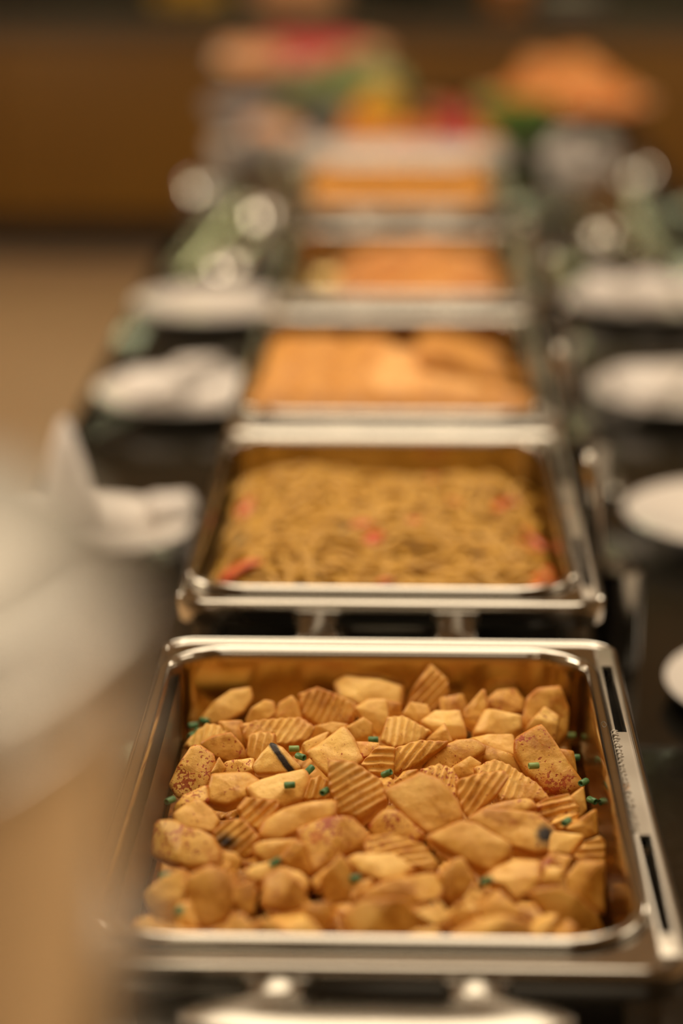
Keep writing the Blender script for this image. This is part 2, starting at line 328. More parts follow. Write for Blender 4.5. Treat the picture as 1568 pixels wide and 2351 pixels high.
('pale yellow pointed potato piece right of the blackened end',(0.1001,1.3695,1.0306),55,5,'s',0.6,0.0,0,[-7.7,8.7,14.5,5.8,3.5,-8.0,-10.3,-6.4]),
('plain upright potato wedge close to the right wall of the pan',(0.1159,1.3998,1.0289),25,-5,'s',0.0,0.1,0,[-13.1,-2.9,-1.4,5.7,6.3,11.0,7.9,-5.5,0.4,-8.3]),
('ridged potato end standing close to the right wall',(0.1171,1.3611,1.0292),40,-15,'r',0.2,0.1,15,[-10.8,-4.4,-4.4,5.3,2.7,10.3,6.4,7.2,8.7,-9.1,-2.6,-9.2]),
('tall smooth potato slab below the ridged end at right',(0.1083,1.3083,1.0319),35,-10,'s',0.1,0.1,0,[-11.3,3.5,-3.9,14.0,10.6,13.7,12.4,-15.1,2.0,-10.3,-9.9,-5.7]),
('large potato slab, front shade toned brown, in the front right corner',(0.0995,1.2704,1.0327),20,10,'s',-0.5,0.1,0,[-25.8,13.2,-7.5,14.3,4.4,8.0,17.6,-4.0,22.9,-15.6,5.4,-14.9,-16.9,-1.0]),  # shade of the front face is put into the brown tone
('small orange potato cube beside the leaf-shaped slab',(0.0903,1.3139,1.0346),45,0,'s',0.2,0.4,0,[-8.1,-5.6,-4.3,5.8,8.1,5.4,4.2,-5.5]),
('reddish potato piece under the blackened wedge',(0.0929,1.3444,1.0294),50,0,'s',-0.4,0.9,0,[-9.7,0.7,-1.6,7.1,11.4,3.8,7.2,-5.7,-7.3,-5.9]),
('short potato piece with an orange base at the front rim, right',(0.0806,1.2491,1.0352),45,-10,'s',0.2,0.4,0,[-8.2,-4.0,-4.9,4.6,2.2,8.4,8.7,7.7,4.3,-5.4,-2.0,-11.1]),
('small potato piece at the front rim below the shade-toned slab',(0.0915,1.2443,1.0327),45,0,'s',-0.1,0.2,0,[-6.8,4.0,3.3,8.0,8.6,3.4,6.1,-7.1,-11.3,-8.3]),
('last low potato piece at the front rim toward the right corner',(0.1032,1.2346,1.0322),50,0,'s',0.0,0.4,0,[-7.4,1.6,1.8,5.2,9.5,1.3,2.2,-4.0,-6.1,-4.1]),
('wide brown-sided potato chunk at the front rim, right half',(0.0495,1.231,1.0393),35,0,'s',-0.3,0.2,0,[-22.7,-2.5,-8.8,6.7,8.2,9.3,22.6,4.6,23.4,-8.5,-22.7,-9.5]),
('small potato piece left of the wide front chunk',(0.0372,1.2546,1.0386),45,5,'s',0.2,0.1,0,[-8.6,0.2,2.8,8.0,8.5,3.6,4.5,-4.5,-7.1,-7.3]),
('golden potato piece above the wide front chunk',(0.0563,1.2689,1.0362),50,-5,'s',0.1,0.2,0,[-12.8,-1.4,-0.5,10.7,6.4,4.3,15.3,-5.3,-8.5,-8.2]),
('small ridged pale potato piece beside a chive in the lower right',(0.0434,1.2796,1.0366),50,0,'r',0.6,0.1,80,[-8.3,-1.6,-1.9,5.6,7.9,1.9,2.3,-5.8]),
('large pale potato slice lying highest against the back of the heap',(-0.0239,1.6431,1.0244),40,0,'s',0.7,0.1,0,[-26.0,8.5,-17.2,13.6,7.0,10.2,24.7,5.3,23.9,-9.7,14.5,-12.7,-5.4,-11.0,-21.6,-4.1]),
('broad orange ridged potato slice in the back row, left of centre',(-0.0538,1.6049,1.0276),35,0,'r',-0.2,0.4,65,[-19.3,8.9,-6.7,13.8,5.8,9.2,22.3,1.4,18.8,-12.3,-4.0,-14.7,-16.8,-6.3]),
('pale triangular potato piece pointing down below the highest pale slice',(-0.019,1.5847,1.0297),40,10,'s',0.6,0.1,0,[-13.5,6.4,-3.6,11.9,10.5,11.1,9.4,-5.6,2.5,-15.8,-5.3,-7.9]),
('shaded potato side face just under the highest pale slice',(-0.0056,1.5991,1.0271),20,10,'s',-0.2,0.1,0,[-5.4,8.1,5.9,4.5,5.4,-6.3,-5.9,-6.3]),
('tall ridged potato wedge rising at the back right of centre',(0.0185,1.6392,1.025),30,-10,'r',0.0,0.3,50,[-17.4,-12.1,-10.9,3.7,0.6,20.9,13.7,10.6,15.1,2.7,5.6,-12.7,-6.8,-12.9]),
('rounded potato piece at the foot of the tall ridged wedge',(0.0111,1.5903,1.0293),40,0,'s',0.2,0.1,0,[-11.7,-1.9,-5.3,7.9,7.3,6.1,10.4,-3.2,-0.6,-8.8]),
('pale fan of a crinkle-cut slice with strong vertical ridges near the centre back',(0.0004,1.5418,1.0341),42,-5,'r',0.8,0.3,85,[-15.1,-5.2,-11.2,11.5,-0.1,12.0,19.4,1.4,11.6,-7.5,-4.5,-12.0]),
('small brown potato piece behind the large pale speckled wedge',(-0.0271,1.5501,1.031),35,10,'s',-0.5,0.3,0,[-11.0,2.8,1.7,9.5,8.0,4.8,7.5,-8.0,-6.2,-9.1]),
('thin golden potato strip under the broad orange ridged slice',(-0.0493,1.5568,1.0297),45,0,'s',-0.1,0.2,0,[-13.8,1.2,1.2,5.3,12.7,4.1,11.3,-4.0,-11.5,-6.6]),
('large pale speckled potato wedge with a pointed top at centre',(-0.0439,1.4953,1.037),42,-5,'s',0.8,0.4,0,[-19.8,0.2,-6.7,11.3,3.7,20.8,11.8,10.9,18.8,-4.4,9.9,-14.9,-4.5,-16.2,-13.3,-7.4]),
('thin potato edge behind the left side of the large pale wedge',(-0.0581,1.5236,1.0331),55,0,'s',0.5,0.3,0,[-9.0,-0.5,9.3,9.9,6.1,-0.6,-6.4,-8.8]),
('orange potato piece right of the large pale wedge',(-0.0222,1.5111,1.0337),55,0,'s',-0.1,0.9,0,[-10.2,6.7,8.0,4.8,6.6,-3.2,-4.4,-8.2]),
('ridged golden piece left of the dark crinkled wedge',(-0.0141,1.487,1.0351),45,0,'r',0.1,0.3,5,[-12.7,-2.1,-1.3,10.5,9.9,10.6,9.3,-9.9,-5.1,-9.1]),
('dark toasted crinkle-cut wedge with deep ridges right of centre',(0.0072,1.4922,1.037),40,-10,'r',-0.7,0.5,60,[-14.3,-5.3,-12.3,4.6,3.1,11.3,24.7,12.1,11.3,1.3,-2.0,-10.3,-10.4,-13.7]),
('plain potato tip behind the dark toasted wedge',(0.0265,1.536,1.0323),30,-10,'s',0.0,0.1,0,[-10.5,-3.0,1.1,11.3,9.0,-2.5,0.3,-5.8]),
('long speckled potato wedge right of the dark toasted one',(0.0339,1.4948,1.036),45,-5,'s',-0.1,0.6,0,[-21.5,-9.6,-11.4,4.6,3.0,11.9,14.0,13.6,23.0,6.5,11.4,-2.8,-0.9,-10.5,-17.5,-13.5]),
('big ridged potato slice with diagonal ridges standing at the very centre',(-0.0298,1.4253,1.042),35,5,'r',0.2,0.1,30,[-16.1,18.1,0.4,17.4,17.8,5.7,20.9,-6.5,3.7,-19.6,-10.8,-15.6,-15.8,0.8]),
('small potato corner right of the big diagonal-ridged slice',(-0.0103,1.4515,1.0347),50,0,'s',0.1,0.5,0,[-8.3,7.0,1.6,6.5,6.7,-0.7,4.5,-7.6,-4.5,-5.2]),
('dark-edged potato sliver under the dark toasted wedge',(0.0028,1.4628,1.034),40,0,'s',-0.6,0.6,0,[-8.6,-5.2,-1.6,4.3,8.9,5.9,1.3,-5.1]),
('ridged-backed round potato piece left of the big diagonal-ridged slice',(-0.0528,1.4403,1.0359),40,0,'r',0.1,0.1,75,[-10.0,-8.4,-5.5,5.1,0.6,7.8,6.9,3.2,7.9,-7.6]),
('bumpy pale crinkled piece with bright paprika spots right of centre',(0.0279,1.4539,1.0367),45,0,'r',0.6,1.0,75,[-15.7,6.5,-3.6,11.2,6.3,7.4,10.5,-3.8,7.9,-13.5,-5.5,-7.6]),
('big smooth diamond-shaped potato slab right of centre',(0.0174,1.4072,1.0408),42,5,'s',0.2,0.1,0,[-28.2,8.3,-3.8,20.2,8.6,14.6,18.8,-0.1,21.3,-12.2,-0.9,-21.6,-15.8,-8.9]),
('brown-sided ridged wedge pointing up right of the smooth diamond slab',(0.0515,1.4331,1.0392),38,-5,'r',0.1,0.4,60,[-17.4,3.8,-2.1,10.2,13.1,13.5,16.9,9.6,9.7,-3.6,-7.5,-20.4,-12.6,-12.9]),
('crisp blistered round potato piece behind the pointing ridged wedge',(0.0434,1.4757,1.0348),40,0,'s',0.1,0.1,0,[-11.1,0.5,1.8,8.7,9.5,4.3,6.3,-6.2,-6.5,-7.2]),
('long wavy ridged slice behind the pointing ridged wedge',(0.0695,1.4604,1.0339),50,0,'r',0.4,0.6,70,[-22.3,9.8,-9.2,15.4,2.1,10.4,19.7,-2.7,27.3,-13.3,-4.8,-15.6,-13.1,-3.7]),
('tall smooth speckled slab with a chive at its left edge, right side of heap',(0.095,1.4957,1.0337),38,-5,'s',-0.1,0.9,0,[-20.1,13.7,-6.5,22.8,-2.2,24.5,10.0,7.5,27.8,-16.7,17.1,-22.2,2.5,-21.7,-10.1,-10.1,-19.0,2.9]),
('long curved brown potato strip left of the tall speckled slab',(0.0602,1.5033,1.0333),45,0,'s',-0.1,0.4,0,[-31.4,12.5,-3.8,7.8,15.1,1.1,23.9,-11.4,7.1,-9.0,-11.1,-0.8]),
('pale potato face above the long curved strip',(0.0645,1.5308,1.0302),55,0,'s',0.4,0.1,0,[-26.4,7.2,11.6,8.7,14.7,-9.5,0.0,-6.2]),
('pale triangular block with brown pits at the back right',(0.0692,1.5776,1.0279),42,-5,'s',0.6,0.2,0,[-20.2,-8.0,-12.0,10.2,-0.3,8.4,14.4,5.5,14.9,-4.5,3.1,-11.5]),
('bright broken potato chips left of the pale triangular block',(0.0302,1.5646,1.031),50,0,'s',0.8,0.3,0,[-17.8,3.0,-6.6,12.1,10.3,10.9,15.3,-8.9,5.4,-10.4,-6.6,-6.4]),
('slim upright potato wedge at the back right',(0.0506,1.5925,1.0284),25,-25,'s',-0.1,0.3,0,[-8.5,0.5,3.2,19.0,9.2,5.9,2.2,-14.5,-6.2,-10.9]),
('red-topped potato chunk in the back row at right',(0.0768,1.6342,1.0218),35,5,'s',0.0,0.8,0,[-17.9,-0.9,-7.0,8.6,6.7,10.5,12.5,1.7,10.7,-8.0,-5.0,-11.8]),
('low orange potato piece in the back row beside the tall ridged wedge',(0.0378,1.6128,1.0262),45,0,'s',-0.1,0.4,0,[-11.1,5.4,6.0,9.7,10.0,-0.4,5.0,-7.2,-9.9,-7.4]),
('big folded potato chunk at the back right corner of the heap',(0.1035,1.6077,1.0207),30,5,'s',-0.2,0.5,0,[-18.4,-4.8,-13.8,13.2,-5.7,19.6,10.0,20.8,16.0,5.3,13.5,-13.3,4.6,-22.8,-6.0,-17.6]),
('pale potato piece in front of the big folded chunk',(0.1002,1.5791,1.0246),40,0,'s',0.6,0.5,0,[-14.6,-1.6,-0.1,14.6,10.5,7.3,7.7,-9.3,-3.5,-11.0]),
('potato piece right of the tall speckled slab by the oily gap',(0.1119,1.5121,1.0254),35,10,'s',0.0,0.5,0,[-8.8,10.5,5.2,7.3,5.8,-8.3,-2.1,-9.3]),
('wrinkled orange-edged piece above the blackened wedge',(0.0971,1.4211,1.0308),45,0,'r',0.0,0.8,15,[-18.4,0.0,-4.4,6.7,9.8,10.7,17.0,0.4,4.9,-10.0,-8.9,-7.8]),
('upright pale potato end by the right wall, under the tall slab',(0.1146,1.4333,1.0295),30,0,'s',0.3,0.2,0,[-6.3,4.2,2.4,11.0,4.5,-4.3,-0.6,-10.8]),
('thin potato ridge just behind the blackened wedge',(0.0707,1.4191,1.033),60,0,'s',0.1,0.6,0,[-22.5,-2.9,-5.8,4.2,11.5,6.4,15.9,-0.3,0.9,-7.3]),
('small crinkled piece carrying a chive near the right wall',(0.1037,1.4063,1.0292),50,0,'r',0.2,0.3,30,[-10.0,-2.2,-3.5,4.6,8.9,7.2,7.2,-2.9,-2.5,-6.6]),
('narrow browned potato piece between the shade-toned and upright pieces, lower left',(-0.0895,1.2729,1.0369),35,0,'s',-0.1,0.5,0,[-7.0,7.7,4.0,11.4,6.8,0.8,5.1,-8.8,-1.4,-10.4,-7.5,-0.6]),
('small greenish-flecked potato end beside the pale triangular slab',(-0.1217,1.2547,1.0326),45,0,'s',0.1,0.2,0,[-7.0,10.1,1.4,11.8,6.7,-5.3,4.4,-8.4,-5.6,-8.0]),
('orange potato piece between the long pale wedge and the largest front piece',(-0.0458,1.2503,1.0374),40,0,'s',-0.2,0.6,0,[-10.4,6.2,5.7,8.9,8.6,-1.6,1.8,-9.7,-5.7,-3.8]),
('dim brown potato piece in the gap right of the upright stick',(-0.0233,1.29,1.0347),35,0,'s',-0.6,0.3,0,[-5.7,5.6,7.0,7.5,4.6,-6.0,-5.8,-7.1]),
('thin potato edge along the front rim, left of the largest front piece',(-0.0335,1.218,1.0377),55,0,'s',-0.1,0.2,0,[-9.1,1.3,4.9,3.9,13.2,-1.9,-9.0,-3.3]),
]
# ---------------------------------------------------------------- the room
def struct(name, *a, **k):
    o = box(name, *a, **k); o['kind'] = 'structure'; return o
struct('floor', -6, 6, -4, 11.2, -.1, 0, M['floor'])
struct('ceiling', -6, 6, -4, 11.2, CEIL, CEIL+.1, M['ceil'])
struct('wall_left', -6.1, -6, -4, 11.2, 0, CEIL, M['paint'])
struct('wall_right', 6, 6.1, -4, 11.2, 0, CEIL, M['paint'])
struct('wall_back', -6, 6, 11.2, 11.3, 0, CEIL, M['wall'])
struct('wall_front', -6, 6, -4.1, -4, 0, CEIL, M['paint'])
for i, (x, y, sx, sy, p) in enumerate(LIGHTS):  # one housing per list entry, added fill lamps included
    t = box('light_housing', -sx/2-.04, sx/2+.04, -sy/2-.04, sy/2+.04, CEIL-.025, CEIL-.002, M['ceil'], loc=(x, y, 0))
    tag(t, 'flat cream housing of a ceiling light, some of them added fill, over the buffet room', 'ceiling light', 'ceiling lights')

# back counter: wood front, stone top
bc = thing('back_counter', 'long amber wood fronted counter with black top across the far end of the room', 'counter', (0, 8.8, 0))
box('plinth', -4.5, 4.5, .06, 1.3, 0, .15, M['black'], bc)
for k in range(9):
    x = -4.5+k
    box('wood_panel', x+.003, x+.997, 0, .03, .15, .795, M['wood'], bc, bev=.002)
box('carcass', -4.5, 4.5, .031, 1.3, .15, .795, M['black'], bc)
box('edge_band', -4.55, 4.55, -.03, .012, .796, .87, M['edge'], bc, bev=.004)
box('countertop', -4.55, 4.55, .013, 1.35, .796, .87, M['black'], bc, bev=.002)

# the buffet island with its black stone slabs
isl = thing('buffet_island', 'long black stone topped buffet island running away down the middle', 'counter', (.065, 0, 0))
box('cabinet', -.42, .42, -.45, 6.2, .05, .858, M['black'], isl)
box('substrate', -.474, .474, -.55, 6.29, .8585, .878, M['joint'], isl)
ys = [-.556+k*.6 for k in range(12)]
for k in range(11):
    y1 = min(ys[k+1], 6.3)
    if k == 10: y1 = 6.3
    if k > 10: break
    sl = box('stone_slab', -.476, .476, ys[k]+.0012, y1-.0012, .8785, .90, M['stone'], isl, bev=.0012)

# ---------------------------------------------------------------- chafing dishes
def boolean_cut(o, boxes):
    bm = bmesh.new()
    for b_ in boxes: bx(bm, *b_)
    c = mesh('cutter', bm, None, o.parent, smooth=False)
    md = o.modifiers.new('b', 'BOOLEAN'); md.operation = 'DIFFERENCE'; md.object = c; md.solver = 'EXACT'
    bpy.context.view_layer.update()
    dg = bpy.context.evaluated_depsgraph_get()
    me = bpy.data.meshes.new_from_object(o.evaluated_get(dg)); o.modifiers.clear(); o.data = me
    bpy.data.objects.remove(c)
    sharp(o, 35)
ICX, IHX, IHY, OHX, OHY = -.0075, .149, .228, .168, .262
T = .145   # ledge height above the counter
SLOTS = [(.1530, .1605, -.219, -.088, .06, .16), (.1530, .1605, .078, .205, .06, .16)]
def make_chafer(label, loc):
    t = thing('chafing_dish', label, 'chafing dish', loc, group='row of chafing dishes')
    # ledge frame: closed profile swept around the opening
    R = []
    def o_(off, z, r): R.append(ring(0, 0, OHX+off, OHY+off, r+off, z))
    def i_(off, z): R.append(ring(ICX, 0, IHX+off, IHY+off, .046+off, z))
    i_(.004, T-.004); i_(.0045, T-.0015); i_(.007, T); i_(.0082, T)
    o_(-.0062, T, .026); o_(-.0055, T, .026); o_(-.0046, T+.0006, .026); o_(-.0036, T+.0018, .026); o_(-.0024, T+.0022, .026); o_(-.0010, T+.0014, .026); o_(0, T-.001, .026)
    o_(.0004, T-.008, .026); o_(-.0006, T-.017, .026); o_(-.002, T-.018, .026); o_(-.0035, T-.016, .026); o_(-.004, T-.005, .026); i_(.006, T-.005)
    vs, fs = loft(R, closed=True)
    fr = raw('frame', vs, fs, M['steel'], t); 
    boolean_cut(fr, SLOTS)
    # hinge rail on the right, slotted
    bm = bmesh.new(); bx(bm, .1508, .1632, -.246, .244, T+.0002, T+.0028, .0008)
    hr = mesh('hinge_rail', bm, M['rail'], t); boolean_cut(hr, SLOTS); 
    # slanted folded flaps in the slots
    for (a, b, c, d, e, f) in SLOTS:
        vs = [(a+.0012, c+.004, T-.018), (b-.0006, c+.004, T-.005), (b-.0006, d-.004, T-.005), (a+.0012, d-.004, T-.018),
              (a+.0012, c+.004, T-.0195), (b-.0006, c+.004, T-.0065), (b-.0006, d-.004, T-.0065), (a+.0012, d-.004, T-.0195)]
        raw('slot_flap', vs, [(0, 1, 2, 3), (7, 6, 5, 4), (0, 4, 5, 1), (1, 5, 6, 2), (2, 6, 7, 3), (3, 7, 4, 0)], M['darksteel'], t, smooth=False)
    # food pan with rolled rim and rounded corners
    R = []
    def p_(off, z, r=.042): R.append(ring(ICX, 0, IHX+off, IHY+off, r+off, z, 10))
    for off, z in ((.0086, T+.0008), (.0092, T+.0025), (.0085, T+.0045), (.0062, T+.0060), (.0035, T+.0060), (.0012, T+.0050), (0, T+.0030), (-.0010, T), (-.0016, T-.006),
                   (-.004, T-.050), (-.0065, T-.058), (-.011, T-.0625), (-.017, T-.064)): p_(off, z)
    vs, fs = loft(R, cap1=False)
    n = len(R[0]); k = len(R)-1; fs.append(tuple(k*n+i for i in range(n)))
    pan = raw('food_pan', vs, fs, M['steel'], t)
    pan.data.materials.append(M['panwall'])
    for p in pan.data.polygons:
        if max(pan.data.vertices[v].co.z for v in p.vertices) < T+.0002: p.material_index = 1
    sharp(pan, 60)
    so = pan.modifiers.new('s', 'SOLIDIFY'); so.thickness = .0008; so.offset = -1
    # water bath body, legs
    R = [ring(0, 0, hx, hy, .02, z) for hx, hy, z in ((.150, .243, T-.006), (.150, .243, T-.062), (.147, .240, T-.067), (.135, .228, T-.072), (.130, .22, .045), (.126, .216, .042))]
    vs, fs = loft(R, cap0=False, cap1=True)
    R2 = [ring(0, 0, .152, .245, .02, T-.0061)]
    sharp(raw('water_bath', vs, fs, M['darksteel'], t))
    for sx in (-1, 1):
        for sy in (-1, 1):
            bm = bmesh.new()
            bx(bm, sx*.152-.0015, sx*.152+.0015, sy*.232-.014, sy*.232+.014, .004, T-.0055, .0006)
            bx(bm, sx*.142-.010, sx*.142+.010, sy*.2465-.0015, sy*.2465+.0015, .004, T-.0055, .0006)
            l = sharp(mesh('leg', bm, M['satin'], t))
            bm = bmesh.new(); bx(bm, sx*.150-.008, sx*.150+.008, sy*.244-.008, sy*.244+.008, 0, .0045, .001); mesh('foot', bm, M['black'], l)
    for sy in (-1, 1): box('cross_rail', -.140, .140, sy*.2465-.002, sy*.2465+.002, .045, .057, M['satin'], t, bev=.0006)
    # front handle: two arms flaring into one wide curved grip plate
    out = []
    def arc(cx, cy, r, a0, a1, n=6): return [(cx+r*math.cos(math.radians(a0+(a1-a0)*i/n)), cy+r*math.sin(math.radians(a0+(a1-a0)*i/n))) for i in range(n+1)]
    Y0 = -.2605; Y1 = -.2825; Y2 = -.322
    left = []
    side = [(.068, Y0)] + [(.068, Y1+.006)] + arc(.076, Y1+.004, .008, 180, 262, 4) + [(.088, Y1-.0055), (.098, Y1-.0095), (.105, Y1-.016), (.1035, Y1-.024), (.092, Y1-.031), (.06, Y2), (.03, Y2-.003), (0, Y2-.004)]
    ins = [(.039, Y0), (.039, Y1+.008)] + arc(.029, Y1+.006, .010, 0, -82, 4) + [(.015, Y1-.0055), (0, Y1-.006)]
    # build as quad strip between inner and outer runs on each half
    m_ = 24
    def samp(path, u):
        L_ = [0]
        for a, b in zip(path, path[1:]): L_.append(L_[-1]+math.dist(a, b))
        d = u*L_[-1]
        for i in range(len(path)-1):
            if d <= L_[i+1]+1e-9:
                f = (d-L_[i])/max(1e-9, L_[i+1]-L_[i]); return (path[i][0]+(path[i+1][0]-path[i][0])*f, path[i][1]+(path[i+1][1]-path[i][1])*f)
        return path[-1]
    vs = []; fs = []
    prof = [(0, -.0012), (.04, .0), (.5, .0012), (.96, 0), (1, -.0012), (.96, -.0030), (.5, -.0018), (.04, -.0030)]
    for s in (1, -1):
        o0 = len(vs)
        for i in range(m_+1):
            u = i/m_; a = samp(side, u); b = samp(ins, u)
            zz = T-.004 - .003*math.sin(min(1, u*2.4)*PI/2) + .002*u
            for w, dz in prof: vs.append((s*(a[0]+(b[0]-a[0])*w), a[1]+(b[1]-a[1])*w, zz+dz))
        for i in range(m_):
            for k in range(8):
                q = (o0+i*8+k, o0+i*8+(k+1) % 8, o0+(i+1)*8+(k+1) % 8, o0+(i+1)*8+k)
                fs.append(q if s < 0 else q[::-1])
    h = raw('handle', vs, fs, M['satin'], t, loc=(-.002, 0, 0))
    # chrome oval latch on the front of the water bath
    v, f = tube_data([(.040*math.cos(k*PI/12), -.252, .118+.016*math.sin(k*PI/12)) for k in range(25)], .0022, 8)
    raw('latch_ring', v, f, M['steel'], t)
    box('latch_plate', -.036, .036, -.2485, -.2435, .104, .132, M['satin'], t, bev=.002)
    # brackets that carry the arms
    for s in (-1, 1):
        box('bracket', s*.0535-.0175, s*.0535+.0175, -.2655, -.2605, T-.020, T-.004, M['satin'], t, bev=.001, loc=(-.002, 0, 0))
    return t
def copy_tree(o, parent=None):
    c = o.copy(); COL.objects.link(c); c.parent = parent
    for ch in list(o.children): copy_tree(ch, c)
    return c
CH = [(-.010, 1.432), (-.010, 2.038), (-.008, 2.600), (0, 3.195), (-.004, 3.865)]
CHL = ['nearest polished steel chafing dish, filled with roasted potato pieces', 'second steel chafing dish from the front, filled with noodles and red peppers',
       'third steel chafing dish from the front, holding golden fried fillets', 'fourth steel chafing dish from the front, holding an orange saucy dish',
       'farthest steel chafing dish in the row, in front of the white platter']
ch0 = make_chafer(CHL[0], (CH[0][0], CH[0][1], .9))
for (x, y), lb in zip(CH[1:], CHL[1:]):
    c = copy_tree(ch0); c.location = (x, y, .9); c['label'] = lb
    for ch in c.children:
        if ch.name.startswith('handle'):      # grip folded down
            a = math.radians(62); ca, sa = math.cos(a), math.sin(a); y0, z0 = -.2625, T-.006
            ch.rotation_euler.x = a; ch.location = (-.002, y0-(y0*ca-z0*sa), z0-(y0*sa+z0*ca))
# sealant bead beside the hinge rail and small stamped ring: only on the nearest dish
vs = []; fs = []
random.seed(3)
for i in range(46):
    y = -.083+i*.0036+random.uniform(-.0008, .0008); x = .1517+random.uniform(-.0006, .0008); r = random.uniform(.0010, .0019)
    pts = [(x-r*.7, y, T+.0030), (x, y+random.uniform(-.001, .001), T+.0034), (x+r*1.5, y+random.uniform(-.002, .002), T+.0028)]
    v, f = tube_data(pts, [r*.5, r*.8, r*.3], 6, len(vs)); vs += v; fs += f
b = raw('sealant_bead', vs, fs, M['bead'], ch0); b['kind'] = 'stuff'; b['label'] = 'lumpy clear sealant bead'
v, f = tube_data([(.1413+.0042+.0030*math.cos(a*PI/8)*.55, .0835+.0048*math.sin(a*PI/8), T+.00605) for a in range(17)], .00018, 5)
raw('stamp_mark', v, f, M['darksteel'], ch0)

# steel urn close to the lens, left foreground
t = thing('beverage_urn', 'tall polished steel urn, blurred at the left edge in the foreground', 'urn', (-.2195, .582, .9))
def urn(name, prof, m): 
    vs, fs = lathe(prof, 96); return sharp(raw(name, vs, fs, m, t), 50)
urn('base_ring', [(.0005, .001), (.135, 0), (.140, .004), (.140, .030), (.134, .034), (.0005, .034)], M['darksteel'])
urn('body', [(.0005, .0345), (.143, .035), (.148, .040), (.150, .060), (.150, .530), (.149, .540), (.145, .544), (.0005, .544)], M['lid'])
urn('rim_band', [(.1462, .5445), (.1515, .5450), (.1525, .548), (.1525, .555), (.1505, .5575), (.1465, .558)], M['steel'])
urn('lid', [(.146, .5585), (.142, .564), (.12, .570), (.06, .576), (.0005, .578)], M['urnlid'])
urn('lid_knob', [(.0005, .577), (.010, .579), (.009, .588), (.017, .596), (.018, .604), (.010, .610), (.0005, .611)], M['black'])
v, f = tube_data([(0, -.149, .09), (0, -.175, .09), (0, -.190, .085), (0, -.195, .065)], [.011, .010, .010, .008], 14); raw('tap', v, f, M['steel'], t)
v, f = tube_data([(0, -.178, .098), (0, -.178, .125), (0, -.165, .150)], [.005, .005, .008], 10); raw('tap_lever', v, f, M['black'], t)
for s in (-1, 1):
    v, f = tube_data([(-.1485, s*.045, .40), (-.170, s*.040, .40), (-.172, 0, .40)][::1], .006, 10); raw('side_handle', v, f, M['black'], t)

# ---------------------------------------------------------------- potatoes in the nearest dish
OIL = box('cooking_oil', ICX-.010-.139, ICX-.010+.139, 1.432-.218, 1.432+.218, .9828, .990, M['oil'])
tag(OIL, 'dark spiced oil pooled on the bottom of the potato pan', 'oil', kind='stuff')

